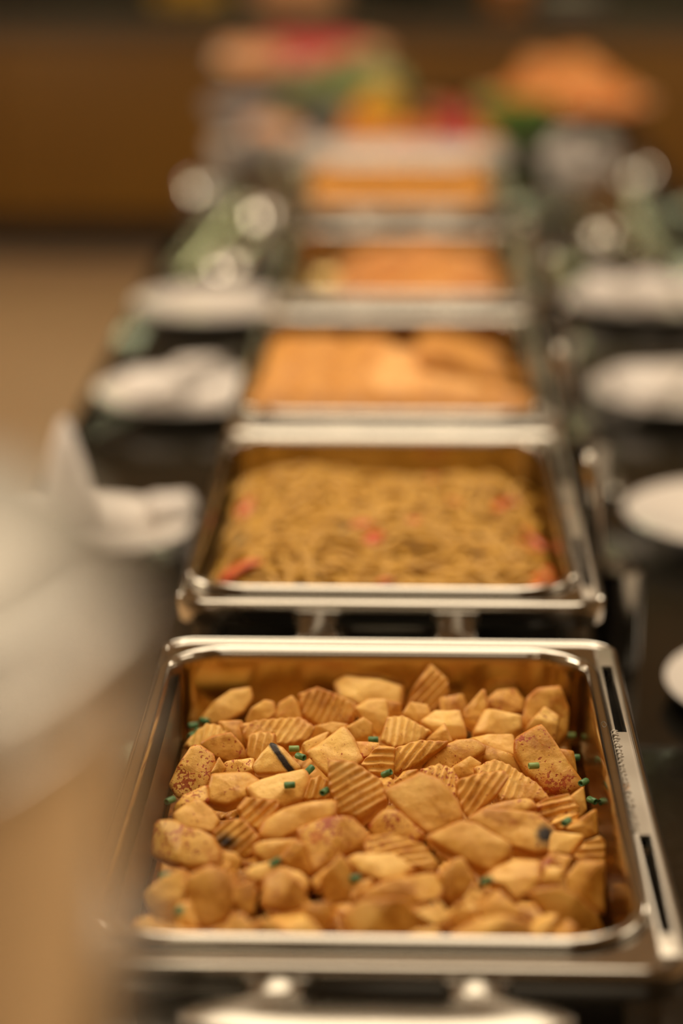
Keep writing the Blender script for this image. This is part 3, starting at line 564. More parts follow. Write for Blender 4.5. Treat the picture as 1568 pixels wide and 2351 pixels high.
def potato_mesh(name, poly, kind, ang, seed, thick, scale=.001):
    rnd = random.Random(seed)
    scale *= 1.03 if thick < .0129 or seed < 200 else 1
    pts = [(poly[i]*scale, poly[i+1]*scale) for i in range(0, len(poly), 2)]
    cx = sum(p[0] for p in pts)/len(pts); cy = sum(p[1] for p in pts)/len(pts)
    ridged = kind in ('r', 'c2')
    NA, NR, NS = (88, 15, 6) if ridged else (56, 9, 5)
    # radial outline by ray casting, then a light circular smooth
    rad = []
    for i in range(NA):
        a = 2*PI*i/NA; dx, dy = math.cos(a), math.sin(a); best = 1e9
        for (x0, y0), (x1, y1) in zip(pts, pts[1:]+pts[:1]):
            ex, ey = x1-x0, y1-y0; den = dx*ey-dy*ex
            if abs(den) < 1e-12: continue
            t = ((x0-cx)*ey-(y0-cy)*ex)/den; s = ((x0-cx)*dy-(y0-cy)*dx)/den
            if t > 0 and -1e-6 <= s <= 1+1e-6: best = min(best, t)
        rad.append(best if best < 1e8 else .01)
    for _ in range(1 if ridged else 1): rad = [(rad[i-1]+12*rad[i]+rad[(i+1) % NA])/14 for i in range(NA)]
    size = max(rad)
    A = .00085 if ridged else 0; lam = .0050
    ca, sa = math.cos(math.radians(ang)), math.sin(math.radians(ang))
    # ridge lines run along ang, so displacement varies across it
    def rid(x, y): return A*math.sin(2*PI*(-x*sa+y*ca)/lam + seed)
    tx, ty = rnd.uniform(-.18, .18), rnd.uniform(-.28, .05)       # how the body shears away below the face
    sc = rnd.uniform(.70, .95); dome = rnd.uniform(.0006, .0022)*(.5 if ridged else 1)
    crease = rnd.uniform(0, 6.28); cam_ = rnd.uniform(-.0012, .0018)
    ofs = Vector((seed*1.7, seed*.9, 3))
    fa = rnd.uniform(0, 6.28); fc = rnd.uniform(-.2, .45)*size; fk = rnd.choice((0, .35, .6, .8))*(.4 if ridged else 1); fx, fy = math.cos(fa), math.sin(fa)
    prof = []
    for j in range(NR+1):
        u = j/NR; u = 1-(1-u)**1.15
        prof.append((u, dome*(1-u*u) - .0014*max(0, (u-.86)/.14)**2, 0))
    for j in range(1, NS+1):
        w = j/NS; prof.append((1+.035*math.sin(PI*w)-(1-sc)*w, -.0014-thick*w*.97, w))
    for j in range(1, 4):
        u = 1-j/3*.999; prof.append((sc*u, -thick-.0014-.001*math.sin((1-u)*PI/2), 1))
    vs = []; rind = []
    for (s, z, w) in prof:
        for i in range(NA):
            a = 2*PI*i/NA; r = rad[i]*s
            x = cx+r*math.cos(a); y = cy+r*math.sin(a)
            n = noise.noise(Vector((x*55, y*55, z*55))+ofs)*.0011 + noise.noise(Vector((x*160, y*160, z*160))+ofs)*.00045
            zz = z + rid(x, y) + n*(1.3 if not ridged else .7) + cam_*math.cos(a-crease)*s
            zz -= fk*max(0, (x-cx)*fx+(y-cy)*fy-fc)*(1-w*.7)
            m_ = 1+n*7*s
            rind.append(min(1, math.exp(-((1-s)/.10)**2)*(1 if w < .35 else .55)*(1 if w < 1 else .5) + (.30*math.sin(2*PI*(-x*sa+y*ca)/lam + seed) if ridged and w == 0 else 0)))
            vs.append((cx+(x-cx)*m_+tx*w*thick, cy+(y-cy)*m_+ty*w*thick, zz))
    k = len(prof); fs = []
    for j in range(k-1):
        for i in range(NA):
            i2 = (i+1) % NA; fs.append((j*NA+i, (j+1)*NA+i, (j+1)*NA+i2, j*NA+i2))
    fs.append(tuple(range((k-1)*NA, k*NA))[::-1])
    me = bpy.data.meshes.new(name); me.from_pydata(vs, [], fs); me.update()
    ra = me.attributes.new('rind', 'FLOAT', 'POINT'); ra.data.foreach_set('value', [max(0.0, q) for q in rind])
    bm = bmesh.new(); bm.from_mesh(me); bmesh.ops.remove_doubles(bm, verts=bm.verts, dist=.00002)
    bmesh.ops.recalc_face_normals(bm, faces=bm.faces); bm.to_mesh(me); bm.free()
    me.polygons.foreach_set('use_smooth', [True]*len(me.polygons)); me.materials.append(M['potato'])
    if kind[0] == 'c':
        at_ = me.attributes.new('char', 'FLOAT', 'POINT')
        xs = [p[0] for p in pts]; y_ = [p[1] for p in pts]
        for v in me.vertices:
            x, y, z = v.co
            if kind == 'c1':   # a stripe along the edge from the apex to the lower right
                (ax, ay), (bx_, by_) = CHAR1
                t = max(0, min(1, ((x-ax)*(bx_-ax)+(y-ay)*(by_-ay))/((bx_-ax)**2+(by_-ay)**2)))
                d = math.hypot(x-ax-t*(bx_-ax), y-ay-t*(by_-ay)); at_.data[v.index].value = max(0, 1.35-d/.0026)
            elif kind == 'c2':
                d = math.hypot((x-min(xs)-.010)/.012, (y-cy+.003)/.007); at_.data[v.index].value = max(0, 1.2-d)*.8
            else:
                d = math.hypot(x-max(xs)+.0075, (y-min(y_)-.012)*.8)/.0075; at_.data[v.index].value = max(0, 1.3-d)*.85
    return me
for i, (lb, loc, el, az, kind, tone, pap, ang, poly) in enumerate(POTATOES):
    e = math.radians(el); a = math.radians(az)
    n = Vector((math.sin(a)*math.cos(e), -math.cos(a)*math.cos(e), math.sin(e)))
    ax = Vector((0, 0, 1)).cross(n).normalized(); ay = n.cross(ax)
    if kind == 'c1': CHAR1 = ((poly[2]*.001+.0012, poly[3]*.001-.001), (poly[8]*.001+.0006, poly[9]*.001+.001))
    w = (max(poly[::2])-min(poly[::2]))*.001
    me = potato_mesh('potato_piece', poly, kind, ang, i+1, min(.016, max(.006, w*.42)))
    o = bpy.data.objects.new('potato_piece', me); COL.objects.link(o)
    o.matrix_world = Matrix(((ax.x, ay.x, n.x, loc[0]), (ax.y, ay.y, n.y, loc[1]), (ax.z, ay.z, n.z, loc[2]), (0, 0, 0, 1)))
    o.color = (tone*.5+.5 if False else tone, max(0, pap), 0, 1)
    tag(o, lb, 'potato', 'roasted potato pieces in the nearest dish')
# lower layer that carries the heap
random.seed(21)
under = []
for k in range(7):
    n_ = random.randint(5, 7); P_ = []
    for q in range(n_):
        a = 2*PI*q/n_+random.uniform(-.25, .25); r = random.uniform(15, 22); P_ += [r*math.cos(a)*1.15, r*math.sin(a)*.85]
    under.append(potato_mesh('under_potato', P_, 'r' if k % 3 == 0 else 's', 40*k, 300+k, .013))
def heap_z(x, y):
    tab = [(1.18, 1.037), (1.25, 1.035), (1.40, 1.034), (1.52, 1.032), (1.60, 1.027), (1.68, 1.022)]
    z = tab[-1][1]
    for (a, za), (b_, zb) in zip(tab, tab[1:]):
        if y <= b_: z = za+(zb-za)*max(0, (y-a)/(b_-a)); break
    u = abs((x+.02)/.15); return z-.010*max(0, u-.45)/.55
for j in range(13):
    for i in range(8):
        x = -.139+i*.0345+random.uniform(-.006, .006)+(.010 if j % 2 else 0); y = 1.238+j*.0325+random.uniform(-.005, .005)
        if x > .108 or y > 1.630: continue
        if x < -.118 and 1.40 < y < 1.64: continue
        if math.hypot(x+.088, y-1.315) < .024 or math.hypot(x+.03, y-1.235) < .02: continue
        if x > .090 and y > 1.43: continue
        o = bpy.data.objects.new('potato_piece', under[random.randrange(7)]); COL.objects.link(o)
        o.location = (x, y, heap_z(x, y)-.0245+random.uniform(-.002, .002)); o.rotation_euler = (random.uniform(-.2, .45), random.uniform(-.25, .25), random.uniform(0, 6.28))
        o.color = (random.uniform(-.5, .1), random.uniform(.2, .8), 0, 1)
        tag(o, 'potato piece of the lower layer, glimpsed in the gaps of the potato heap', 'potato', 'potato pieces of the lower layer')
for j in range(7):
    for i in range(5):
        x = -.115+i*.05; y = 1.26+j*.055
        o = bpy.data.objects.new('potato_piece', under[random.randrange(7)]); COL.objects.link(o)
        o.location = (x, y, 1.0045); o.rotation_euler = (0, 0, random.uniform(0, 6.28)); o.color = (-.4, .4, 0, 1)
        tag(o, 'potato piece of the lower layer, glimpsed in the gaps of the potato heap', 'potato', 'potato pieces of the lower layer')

# chives
CHV = [((-.1584, 1.6008, 1.0134), 20, 1, 'chive bits pooled at the back left corner of the potato pan'), ((-.1403, 1.6064, 1.0147), -30, 1, 0), ((-.1510, 1.5900, 1.0100), 70, 1, 0),
       ((-.1430, 1.5960, 1.0110), 10, 1, 0), ((-.1544, 1.4799, 1.0274-.012), 30, 1, 'chive ring in the oily gap at the left wall'), ((-.1560, 1.4310, 1.0292), 50, 1, 'chive ring against the left wall of the potato pan'),
       ((-.0715, 1.4361, 1.0385), 10, 0, 'chive ring on the pale flat slice left of centre'), ((-.0667, 1.4888, 1.0365), -40, 0, 'chive ring right of the charred wedge'),
       ((-.0600, 1.4644, 1.0372), 35, 0, 'hollow chive ring at the foot of the large pale wedge'), ((-.0719, 1.5073, 1.0345), 5, 2, 'thin pale chive bit behind the charred wedge'),
       ((-.0485, 1.4264, 1.0385), 60, 0, 'chive bit on the ridged-backed piece left of the central slice'), ((-.0191, 1.5337, 1.0310), 0, 0, 'chive ring left of the crinkle-cut fan slice'),
       ((-.0271, 1.6567, 1.0180), 10, 0, 'chive bit at the foot of the highest pale slice'), ((-.0093, 1.4593, 1.0375), -25, 0, 'dark chive bit under the dark toasted wedge'),
       ((.1209, 1.6170, 1.0020), 5, 2, 'pale chive bit floating in the oil at the right wall, rear'), ((.1184, 1.5372, 1.0180), 0, 0, 'chive ring lying against the right wall, level with the tall slab'),
       ((.1195, 1.4694, 1.0285), 50, 0, 'chive ring at the lower tip of the tall speckled slab'), ((.1250, 1.4640, 1.0180), -50, 0, 'chive bit in the corner by the right wall'),
       ((.0871, 1.4784, 1.0360), 10, 2, 'pale chive bit at the left edge of the tall speckled slab'), ((.1031, 1.3909, 1.0350), 60, 0, 'chive bit on the small crinkled piece near the right wall'),
       ((-.0740, 1.3102, 1.0425), 15, 0, 'hollow chive ring on the small pale piece, lower left'), ((-.0266, 1.2974, 1.0390), 20, 0, 'chive bit hiding under the pale tapered wedge'),
       ((.0501, 1.2852, 1.0440), -15, 0, 'chive ring left of the leaf-shaped slab'), ((-.1255, 1.2505, 1.0395), 80, 0, 'chive bit on the greenish-flecked potato end'),
       ((-.1400, 1.3166, 1.0300), 10, 0, 'dark chive bit behind the pale triangular slab')]
R = [[(r*math.cos(2*PI*i/14), r*.85*math.sin(2*PI*i/14), z) for i in range(14)] for r, z in ((.0019, -.0030), (.0022, -.0026), (.0022, .0026), (.0019, .0030), (.0014, .0028), (.0013, -.0028))]
vs, fs = loft(R, closed=True)
chv = []
for mm_ in ('chive', 'palechive'):
    me = bpy.data.meshes.new('chive'); me.from_pydata(vs, [], fs); me.materials.append(M[mm_]); me.polygons.foreach_set('use_smooth', [True]*len(me.polygons)); chv.append(me)
for p, an, k, lb in CHV:
    o = bpy.data.objects.new('chive_ring', chv[1 if k == 2 else 0]); COL.objects.link(o); o.location = (max(p[0], -.148), p[1], p[2])
    o.rotation_euler = (math.radians(90 if k != 0 or an % 2 == 0 else 60), math.radians(10), math.radians(90+an)); o.scale = (1.15,)*3
    tag(o, lb or 'chive bits pooled at the back left corner of the potato pan', 'chive', 'chopped chives in the potato pan')

# ---------------------------------------------------------------- noodles in the second dish
random.seed(5)
nx, ny = CH[1][0]+ICX, CH[1][1]
def nsurf(x, y):
    u = (x-nx)/.143; v = (y-ny)/.222
    e = max(0, 1-u**6)*max(0, 1-abs(v)**6)
    b_ = .9+.118 + .024*e*(1-.35*u*u)
    if v > .55: b_ -= .024*(v-.55)/.45
    return b_ + .006*math.sin(u*4+1)*math.cos(v*5)
vs = []; fs = []
G = 30
for j in range(G+1):
    for i in range(G+1):
        x = nx+(-1+2*i/G)*.143; y = ny+(-1+2*j/G)*.221; vs.append((x, y, nsurf(x, y)-.006))
for j in range(G):
    for i in range(G): a = j*(G+1)+i; fs.append((a, a+1, a+G+2, a+G+1))
base = len(vs)
vs += [(v[0], v[1], .988) for v in vs]
for i in range(G):
    for a, b_ in ((i+1, i), (G*(G+1)+i, G*(G+1)+i+1), (i*(G+1), (i+1)*(G+1)), ((i+1)*(G+1)+G, i*(G+1)+G)): fs.append((a, b_, base+b_, base+a))
fs.append((base, base+G, base+G*(G+1)+G, base+G*(G+1)))
for k in range(430):
    cx_ = nx+random.uniform(-.125, .125); cy_ = ny+random.uniform(-.205, .205)
    # loose swirls around a few centres
    sx_, sy_ = random.choice([(nx+.02, ny-.13), (nx+.02, ny-.13), (nx-.06, ny-.02), (nx+.07, ny+.05), (nx-.03, ny+.13)])
    h = math.atan2(cy_-sy_, cx_-sx_)+PI/2+random.gauss(0, .28)
    kap = random.choice((-1, 1, 1))*random.uniform(2, 13); dk = random.uniform(-35, 35); dz = random.uniform(-.005, .0035); ph = random.uniform(0, 6)
    n_ = random.randint(24, 50); pts = []
    x, y = cx_, cy_; st = .0050
    for q in range(n_):
        if abs(x-nx) > .140 or abs(y-ny) > .217: break
        w = 1.0*(max(0, abs(q/n_-.5)*2-.7)/.3)
        pts.append((x, y, nsurf(x, y)+dz+.0025*math.sin(q*.5+ph)-.010*w))
        h += kap*st; kap += dk*st; x += math.cos(h)*st; y += math.sin(h)*st
    if len(pts) < 6: continue
    v, f = tube_data(pts, .0029, 6, len(vs)); vs += v; fs += f
nd = raw('noodles', vs, fs, M['noodle']); nd.data.materials.append(M['noodlebase'])
for p in list(nd.data.polygons)[:G*G+4*G+1]: p.material_index = 1
tag(nd, 'tangled golden noodles heaped in the second steel dish', 'noodles', kind='stuff')
def strip(x, y, ang, ln, wd, lb, m='pepper', cat='pepper strip', z=None):
    ca, sa = math.cos(math.radians(ang)), math.sin(math.radians(ang)); pts = []
    for i in range(9):
        u = -1+i/4; px = x+ca*u*ln/2-sa*.12*ln*(1-u*u); py = y+sa*u*ln/2+ca*.12*ln*(1-u*u)
        px = min(max(px, nx-.138), nx+.138); pts.append((px, py, (z or nsurf(px, py)+.001)+.002*(1-u*u)))
    v, f = tube_data(pts, [wd*.4, wd*.8]+[wd]*5+[wd*.8, wd*.4], 8, flat=.45)
    o = raw('pepper_strip', v, f, M[m]); tag(o, lb, cat, 'red pepper strips on the noodles')
for a in ((.118, 1.865, 84, .085, .007, 'long red pepper strip at the near right corner of the noodles'), (.127, 1.90, 95, .07, .006, 'red pepper strip hugging the right wall of the noodle pan'),
          (.112, 1.965, 110, .07, .007, 'orange red pepper strip in the right middle of the noodles'), (.118, 2.03, 120, .05, .006, 'pepper strip higher up at the right side of the noodles'),
          (.095, 2.09, 60, .05, .006, 'pepper strip at the rear right of the noodles'), (-.030, 1.985, 30, .035, .008, 'pink red pepper piece in the middle of the noodles'),
          (-.022, 1.955, 70, .03, .009, 'dark red pepper piece just below the middle of the noodles'), (.010, 1.99, 20, .025, .006, 'small pepper piece right of the middle of the noodles'),
          (-.136, 2.09, 60, .045, .008, 'pepper piece at the rear left of the noodles'), (-.133, 1.885, 30, .040, .008, 'pink pepper piece at the near left of the noodles'),
          (.045, 2.055, 10, .02, .006, 'orange pepper bit right of centre, farther back on the noodles'), (.025, 2.19, 0, .03, .006, 'pepper piece at the far edge of the noodles'),
          (-.01, 1.865, 5, .022, .005, 'small red bit near the front of the noodles')):
    strip(*a)
for a in ((-.047, 1.975, 40, .018, .006, 'black olive slice left of the pink pepper piece'), (-.134, 1.985, 80, .03, .007, 'dark olive piece by the left wall of the noodles'),
          (.060, 1.86, 30, .014, .004, 'small dark herb bit on the right front of the noodles'), (.108, 1.835, 50, .02, .005, 'dark bit at the near right corner beside the red strip')):
    strip(*a, m='olive', cat='olive')

# ---------------------------------------------------------------- fried fillets, sauce dish, far dish
def blobmesh(name, sx, sy, sz, seed, m, p=3.2, amp=.08, sub=3):
    bm = bmesh.new(); bmesh.ops.create_icosphere(bm, subdivisions=sub, radius=1)
    for v in bm.verts:
        d = v.co.normalized(); r = (abs(d.x)**p+abs(d.y)**p+abs(d.z)**p)**(-1/p)
        r *= 1+amp*noise.noise(d*1.8+Vector((seed, seed*2, 0)))+amp*.4*noise.noise(d*5+Vector((seed, 0, seed)))
        v.co = Vector((d.x*r*sx, d.y*r*sy, d.z*r*sz))
    me = bpy.data.meshes.new(name); bm.to_mesh(me); bm.free(); me.materials.append(m)
    me.polygons.foreach_set('use_smooth', [True]*len(me.polygons)); return me
def put(name, me, loc, rot, lb, cat, group=None, scale=1):
    o = bpy.data.objects.new(name, me); COL.objects.link(o); o.location = loc; o.rotation_euler = tuple(math.radians(r) for r in rot)
    o.scale = (scale,)*3 if isinstance(scale, (int, float)) else scale
    return tag(o, lb, cat, group)
random.seed(11)
ORD7 = ['first', 'second', 'third', 'fourth', 'fifth', 'sixth', 'seventh']
fil = [blobmesh('fillet', .030, .040, .011, k, M['fry']) for k in range(4)]
filp = [blobmesh('pale_fillet', .032, .040, .011, 9+k, M['frypale']) for k in range(2)]
X3, Y3 = CH[2][0]+ICX, CH[2][1]
for j in range(5):          # carrying layer
    for i in range(4):
        put('fried_fillet', random.choice(fil), (X3-.105+i*.07, Y3-.17+j*.085, 1.003+random.uniform(0, .004)), (0, 0, random.uniform(0, 360)),
            'golden fried fillet low in the third dish', 'fried fillet', 'lower fillets in the third dish')
for i in range(7):
    put('fried_fillet', fil[i % 4], (X3-.118+i*.0395, Y3-.190+random.uniform(-.004, .004), 1.024), (55, 0, random.uniform(-8, 8)),
        ORD7[i]+' golden fried fillet from the left in the front row of the third dish', 'fried fillet', 'front row fillets in the third dish')
for j in range(3):
    for i in range(3):
        put('fried_fillet', fil[(i+j) % 4], (X3-.112+i*.042, Y3-.125+j*.085, 1.028+.006*j), (22, random.uniform(-10, 10), random.uniform(-15, 15)),
            ('front', 'middle', 'back')[j]+' row golden fillet in the left half of the third dish, '+('left', 'middle', 'right')[i]+' one', 'fried fillet', 'left half fillets in the third dish')
for k, (x, y) in enumerate(((.008, -.10), (.020, -.01))):
    put('fried_fillet', filp[k], (X3+x, Y3+y, 1.036), (18, 0, 5), 'pale fried fillet in the middle of the third dish', 'fried fillet', 'pale fillets in the third dish', 1.15)
put('fried_fillet', filp[0], (X3+.085, Y3-.105, 1.038), (15, 4, 90), 'pale cut slab in front at the right of the third dish', 'fried fillet', None, (1, 1.3, 1))
put('fried_fillet', fil[1], (X3+.080, Y3+.0, 1.040), (25, 0, 92), 'large brown fried slab at the back right of the third dish', 'fried fillet', None, (1.2, 1.35, 1.7))
put('fried_fillet', fil[2], (X3+.080, Y3+.10, 1.036), (15, 0, 88), 'brown fried slab behind the large one in the third dish', 'fried fillet', None, (1.2, 1.3, 1.2))
put('fried_fillet', fil[3], (X3+.127, Y3-.14, 1.030), (50, 0, 80), 'narrow fried piece at the right wall of the third dish', 'fried fillet', None, .8)

def mound(name, cx, cy, hx, hy, zb, h, m, seed, skew=0):
    vs = []; fs = []; G = 34
    for j in range(G+1):
        for i in range(G+1):
            u = -1+2*i/G; v = -1+2*j/G; e = max(0, 1-abs(u)**3)*max(0, 1-abs(v)**4)
            z = zb+h*e**.6*(1+skew*u)+.006*noise.noise(Vector((u*4, v*5, seed)))*e; vs.append((cx+u*hx, cy+v*hy, z))
    for j in range(G):
        for i in range(G): a = j*(G+1)+i; fs.append((a, a+1, a+G+2, a+G+1))
    b0 = len(vs); vs += [(cx-hx, cy-hy, .985), (cx+hx, cy-hy, .985), (cx+hx, cy+hy, .985), (cx-hx, cy+hy, .985)]
    fs.append((b0, b0+3, b0+2, b0+1)); e1 = [i for i in range(G+1)]
    fs.append(tuple(e1[::-1])+(b0, b0+1)); fs.append(tuple(G*(G+1)+i for i in e1)+(b0+2, b0+3))
    fs.append(tuple(i*(G+1) for i in e1)+(b0+3, b0)); fs.append(tuple(i*(G+1)+G for i in e1[::-1])+(b0+1, b0+2))
    return raw(name, vs, fs, m)
X4, Y4 = CH[3][0]+ICX, CH[3][1]
tag(mound('orange_stew', X4+.024, Y4-.015, .112, .190, 1.012, .034, M['curry'], 3, .12), 'orange saucy stew heaped in the fourth dish', 'stew', kind='stuff')
lump = [blobmesh('stew_chunk', .018, .015, .010, 30+k, M['curry'], 2.4, .15) for k in range(3)]
for k in range(22):
    x = X4+.024+random.uniform(-.09, .095); y = Y4-.015+random.uniform(-.16, .15)
    put('stew_chunk', lump[k % 3], (x, y, 1.012+.036*max(0, 1-abs((x-X4-.024)/.112)**3)**.6*max(0, 1-abs((y-Y4+.015)/.19)**4)**.6), (0, 0, k*50), 'chunk in the orange sauce of the fourth dish', 'stew chunk', 'chunks in the fourth dish')
X5, Y5 = CH[4][0]+ICX, CH[4][1]
for j in range(5):
    for i in range(5):
        put('fried_piece', fil[(i*2+j) % 4], (X5-.112+i*.056+random.uniform(-.004, .004), Y5-.185+j*.085, 1.020+.010*(j > 0)-.006*(j == 4)+random.uniform(0, .006)), (30, random.uniform(-15, 15), random.uniform(-30, 30)),
            'orange brown fried piece, farthest dish, '+ORD7[j]+' row, '+ORD7[i]+' from left', 'fried piece', 'fried pieces in the farthest dish', (.95, .95, 1.3))
tag(mound('rice_bed', X5, Y5, .138, .216, 1.0, .006, M['curry'], 8), 'orange sauce layer under the pieces of the farthest dish', 'sauce', kind='stuff')

# ---------------------------------------------------------------- plates and what lies on them
def lathe_obj(name, prof, m, parent=None, seg=48, sx=1, sy=1, loc=None, cap=True):
    vs, fs = lathe(prof, seg, False, False, sx, sy)
    if cap: fs.append(tuple(range(seg-1, -1, -1))); n = len(prof)-1; fs.append(tuple(n*seg+i for i in range(seg)))
    return sharp(raw(name, vs, fs, m, parent, loc=loc), 50)
PL = [(.045, 0), (.05, .0), (.055, .003), (.5*.13, .004), (.075, .008), (.118, .017), (.130, .020), (.1305, .0225), (.118, .0205), (.078, .011), (.068, .0075), (.0005, .0065)]
PL = [(.0005, .0)]+PL[:]
plate_me = lathe_obj('dinner_plate', PL, M['china'], cap=False).data
first = bpy.data.objects['dinner_plate']; bpy.data.objects.remove(first)
def plate(x, y, s, lb): put('dinner_plate', plate_me, (x, y, .900), (0, 0, 0), lb, 'plate', 'white plates along the black counter', (s, s, 1.0))
plate(-.274, 2.985, .90, 'white plate with folded napkin and cutlery on the left, beside the third dish')
plate(-.288, 3.535, .88, 'plain white plate on the left, beside the fourth dish')
plate(-.326, 2.390, .82, 'white plate on the left behind the blurred lid, beside the second dish')
plate(.364, 2.455, 1.0, 'empty white plate at the right edge, beside the second dish')
plate(.367, 3.010, 1.0, 'white plate with napkins on the right, beside the third dish')
plate(.372, 3.600, 1.0, 'white plate with three rolled napkins on the right, beside the fourth dish')
plate(.353, 1.945, .98, 'white plate cut by the frame at right, nearest to the potatoes')
def napkin(x, y, z, l, w, h, rz, lb, grp):
    put('napkin', blobmesh('napkin', l/2, w/2, h/2, x*50+y, M['linen'], 4, .12, 3), (x, y, z+h/2), (0, 0, rz), lb, 'napkin', grp)
PZ = .9085
napkin(-.318, 2.975, PZ, .075, .10, .035, 10, 'rolled white napkin at the left side of the plate beside the third dish', 'napkins on the left plate')
napkin(-.262, 3.035, PZ, .075, .06, .040, 0, 'rolled white napkin at the back of the plate beside the third dish', 'napkins on the left plate')
napkin(-.222, 2.955, PZ, .06, .12, .030, -25, 'folded white napkin at the right side of the plate beside the third dish', 'napkins on the left plate')
napkin(.300, 3.0, PZ, .07, .12, .035, 10, 'rolled napkin at the left of the right plate beside the third dish', 'napkins on the middle right plate')
napkin(.415, 3.0, PZ, .10, .14, .035, -15, 'folded napkin at the right of the right plate beside the third dish', 'napkins on the middle right plate')
for k, dx in enumerate((-.075, 0, .075)):
    napkin(.372+dx, 3.60, PZ, .055, .12, .040, 5*k, ('left', 'middle', 'right')[k]+' of three rolled white napkins on the far right plate', 'napkins on the far right plate')
napkin(-.244, 2.430, PZ+.003, .05, .05, .030, 20, 'small folded white napkin on the plate beside the second dish', None)
v, f = lathe([(.0005, 0), (.030, 0), (.028, .03), (.018, .075), (.006, .115), (.0005, .12)], 20)
o = raw('napkin_cone', v, f, M['linen'], loc=(-.352, 2.42, PZ)); tag(o, 'white napkin folded into a standing cone on the left plate beside the second dish', 'napkin')
def fork(x, y, rz, z, lb):
    t = thing('fork', lb, 'fork', (x, y, z), math.radians(rz), 'cutlery on the plates')
    v, f = tube_data([(0, -.09, .002), (0, -.04, .003), (0, .02, .003), (0, .045, .003)], [.0045, .0035, .0025, .006], 8, flat=.35); raw('fork_handle', v, f, M['darksteel'], t)
    for k in range(4):
        v, f = tube_data([(-.0065+k*.0043, .045, .003), (-.0068+k*.0045, .065, .002), (-.0065+k*.0043, .09, .006)], .0011, 5); raw('tine', v, f, M['darksteel'], t)
fork(-.282, 2.945, -35, .928, 'dark steel fork on the plate beside the third dish, left side')
fork(-.243, 3.0, -25, .951, 'dark steel fork between the napkins on the left plate')
fork(.352, 3.005, -20, .922, 'dark steel fork between the napkins on the right plate')

# serving spoons standing in steel cups right of the dishes
def spoon_cup(x, y, lean, lb):
    t = thing('utensil_cup', 'small steel cup '+lb, 'cup', (x, y, .9), 0, 'utensil cups right of the dishes')
    lathe_obj('cup_body', [(.0005, 0), (.019, 0), (.021, .003), (.023, .09), (.024, .092), (.0235, .094), (.0215, .09), (.019, .006), (.0005, .005)], M['satin'], t, 28, cap=False)
    s = thing('serving_spoon', 'steel serving spoon standing in the cup '+lb, 'spoon', (x, y, .9), 0, 'serving spoons right of the dishes')
    pts = [(0, 0, .012), (lean*.25, 0, .06), (lean*.6, 0, .12), (lean*.85, 0, .165), (lean, 0, .188), (lean*1.05, 0, .198)]
    v, f = tube_data(pts, [.003, .0035, .004, .009, .012, .004], 12, flat=.6); raw('spoon_handle', v, f, M['steel'], s)
    vs, fs = lathe([(.0005, -.004), (.010, -.003), (.0145, .004), (.0135, .004), (.009, -.0015), (.0005, -.0025)], 16)
    raw('spoon_bowl', vs, fs, M['steel'], s, loc=(0, 0, .0095))
spoon_cup(.190, 2.04, -.028, 'right of the second dish')
spoon_cup(.192, 2.47, -.030, 'right of the third dish')
spoon_cup(.195, 3.00, -.010, 'right of the fourth dish')
spoon_cup(.190, 3.24, -.026, 'right of the fourth dish, rear one')
t = thing('serving_tongs', 'steel serving tongs lying lengthwise on the stone right of the third dish', 'tongs', (.222, 2.72, .9))
for s in (-1, 1):
    v, f = tube_data([(s*.002, .15, .004), (s*.008, .08, .005), (s*.012, -.05, .005), (s*.015, -.12, .005), (s*.012, -.15, .006)], [.006, .005, .005, .009, .006], 8, flat=.45); raw('arm', v, f, M['satin'], t)
lathe_obj('hinge', [(.0005, 0), (.008, 0), (.008, .011), (.0005, .011)], M['satin'], t, 16, loc=(0, .152, 0), cap=False)

# long steel trays on both sides of the far dishes; domes added to catch round glints
def tray(x, y, ln, wd, rz, lb):
    t = thing('steel_tray', lb, 'tray', (x, y, .9), math.radians(rz), 'long steel trays at the far end')
    R = [ring(0, 0, wd/2-.02, ln/2-.02, .03, 0), ring(0, 0, wd/2-.012, ln/2-.012, .035, .004), ring(0, 0, wd/2-.002, ln/2-.002, .04, .030), ring(0, 0, wd/2, ln/2, .04, .032), ring(0, 0, wd/2-.002, ln/2-.002, .04, .0335),
         ring(0, 0, wd/2-.006, ln/2-.006, .04, .030), ring(0, 0, wd/2-.018, ln/2-.018, .03, .007)]
    vs, fs = loft(R, cap0=True, cap1=True); raw('tray_body', vs, fs, M['steel'], t)
tray(-.268, 4.15, .92, .15, -4, 'long shallow steel tray on the left of the far dishes')
tray(.368, 4.20, .86, .14, 0, 'long shallow steel tray on the right of the far dishes')
def dome(x, y, z, r, lb):
    t = thing('glint_cloche', lb, 'cloche', (x, y, z), 0, 'small steel cloches added for glints')
    lathe_obj('dome', [(r, 0), (r*1.04, .002), (r, .006), (r*.93, r*.35), (r*.7, r*.66), (r*.38, r*.84), (.0005, r*.9)], M['steel'], t, 32, cap=False)
    lathe_obj('knob', [(.0005, r*.88), (.004, r*.9), (.004, r*.95), (.009, r*1.0), (.009, r*1.1), (.0005, r*1.16)], M['steel'], t, 16, cap=False)
dome(-.275, 3.80, .908, .048, 'small steel cloche added for a glint at the near end of the left tray')
dome(.330, 4.13, .908, .040, 'small steel cloche added for a glint on the right tray')
dome(-.250, 4.35, .908, .048, 'small steel cloche added for a glint farther back on the left tray')
dome(.462, 4.86, .901, .045, 'small steel cloche added for a glint at the far right edge beyond the tray')
dome(-.400, 4.70, .901, .040, 'small steel cloche added for a glint at the far left edge beyond the tray')
dome(.215, 3.55, .901, .030, 'small steel cloche added for a glint on the stone between fourth and farthest dish')

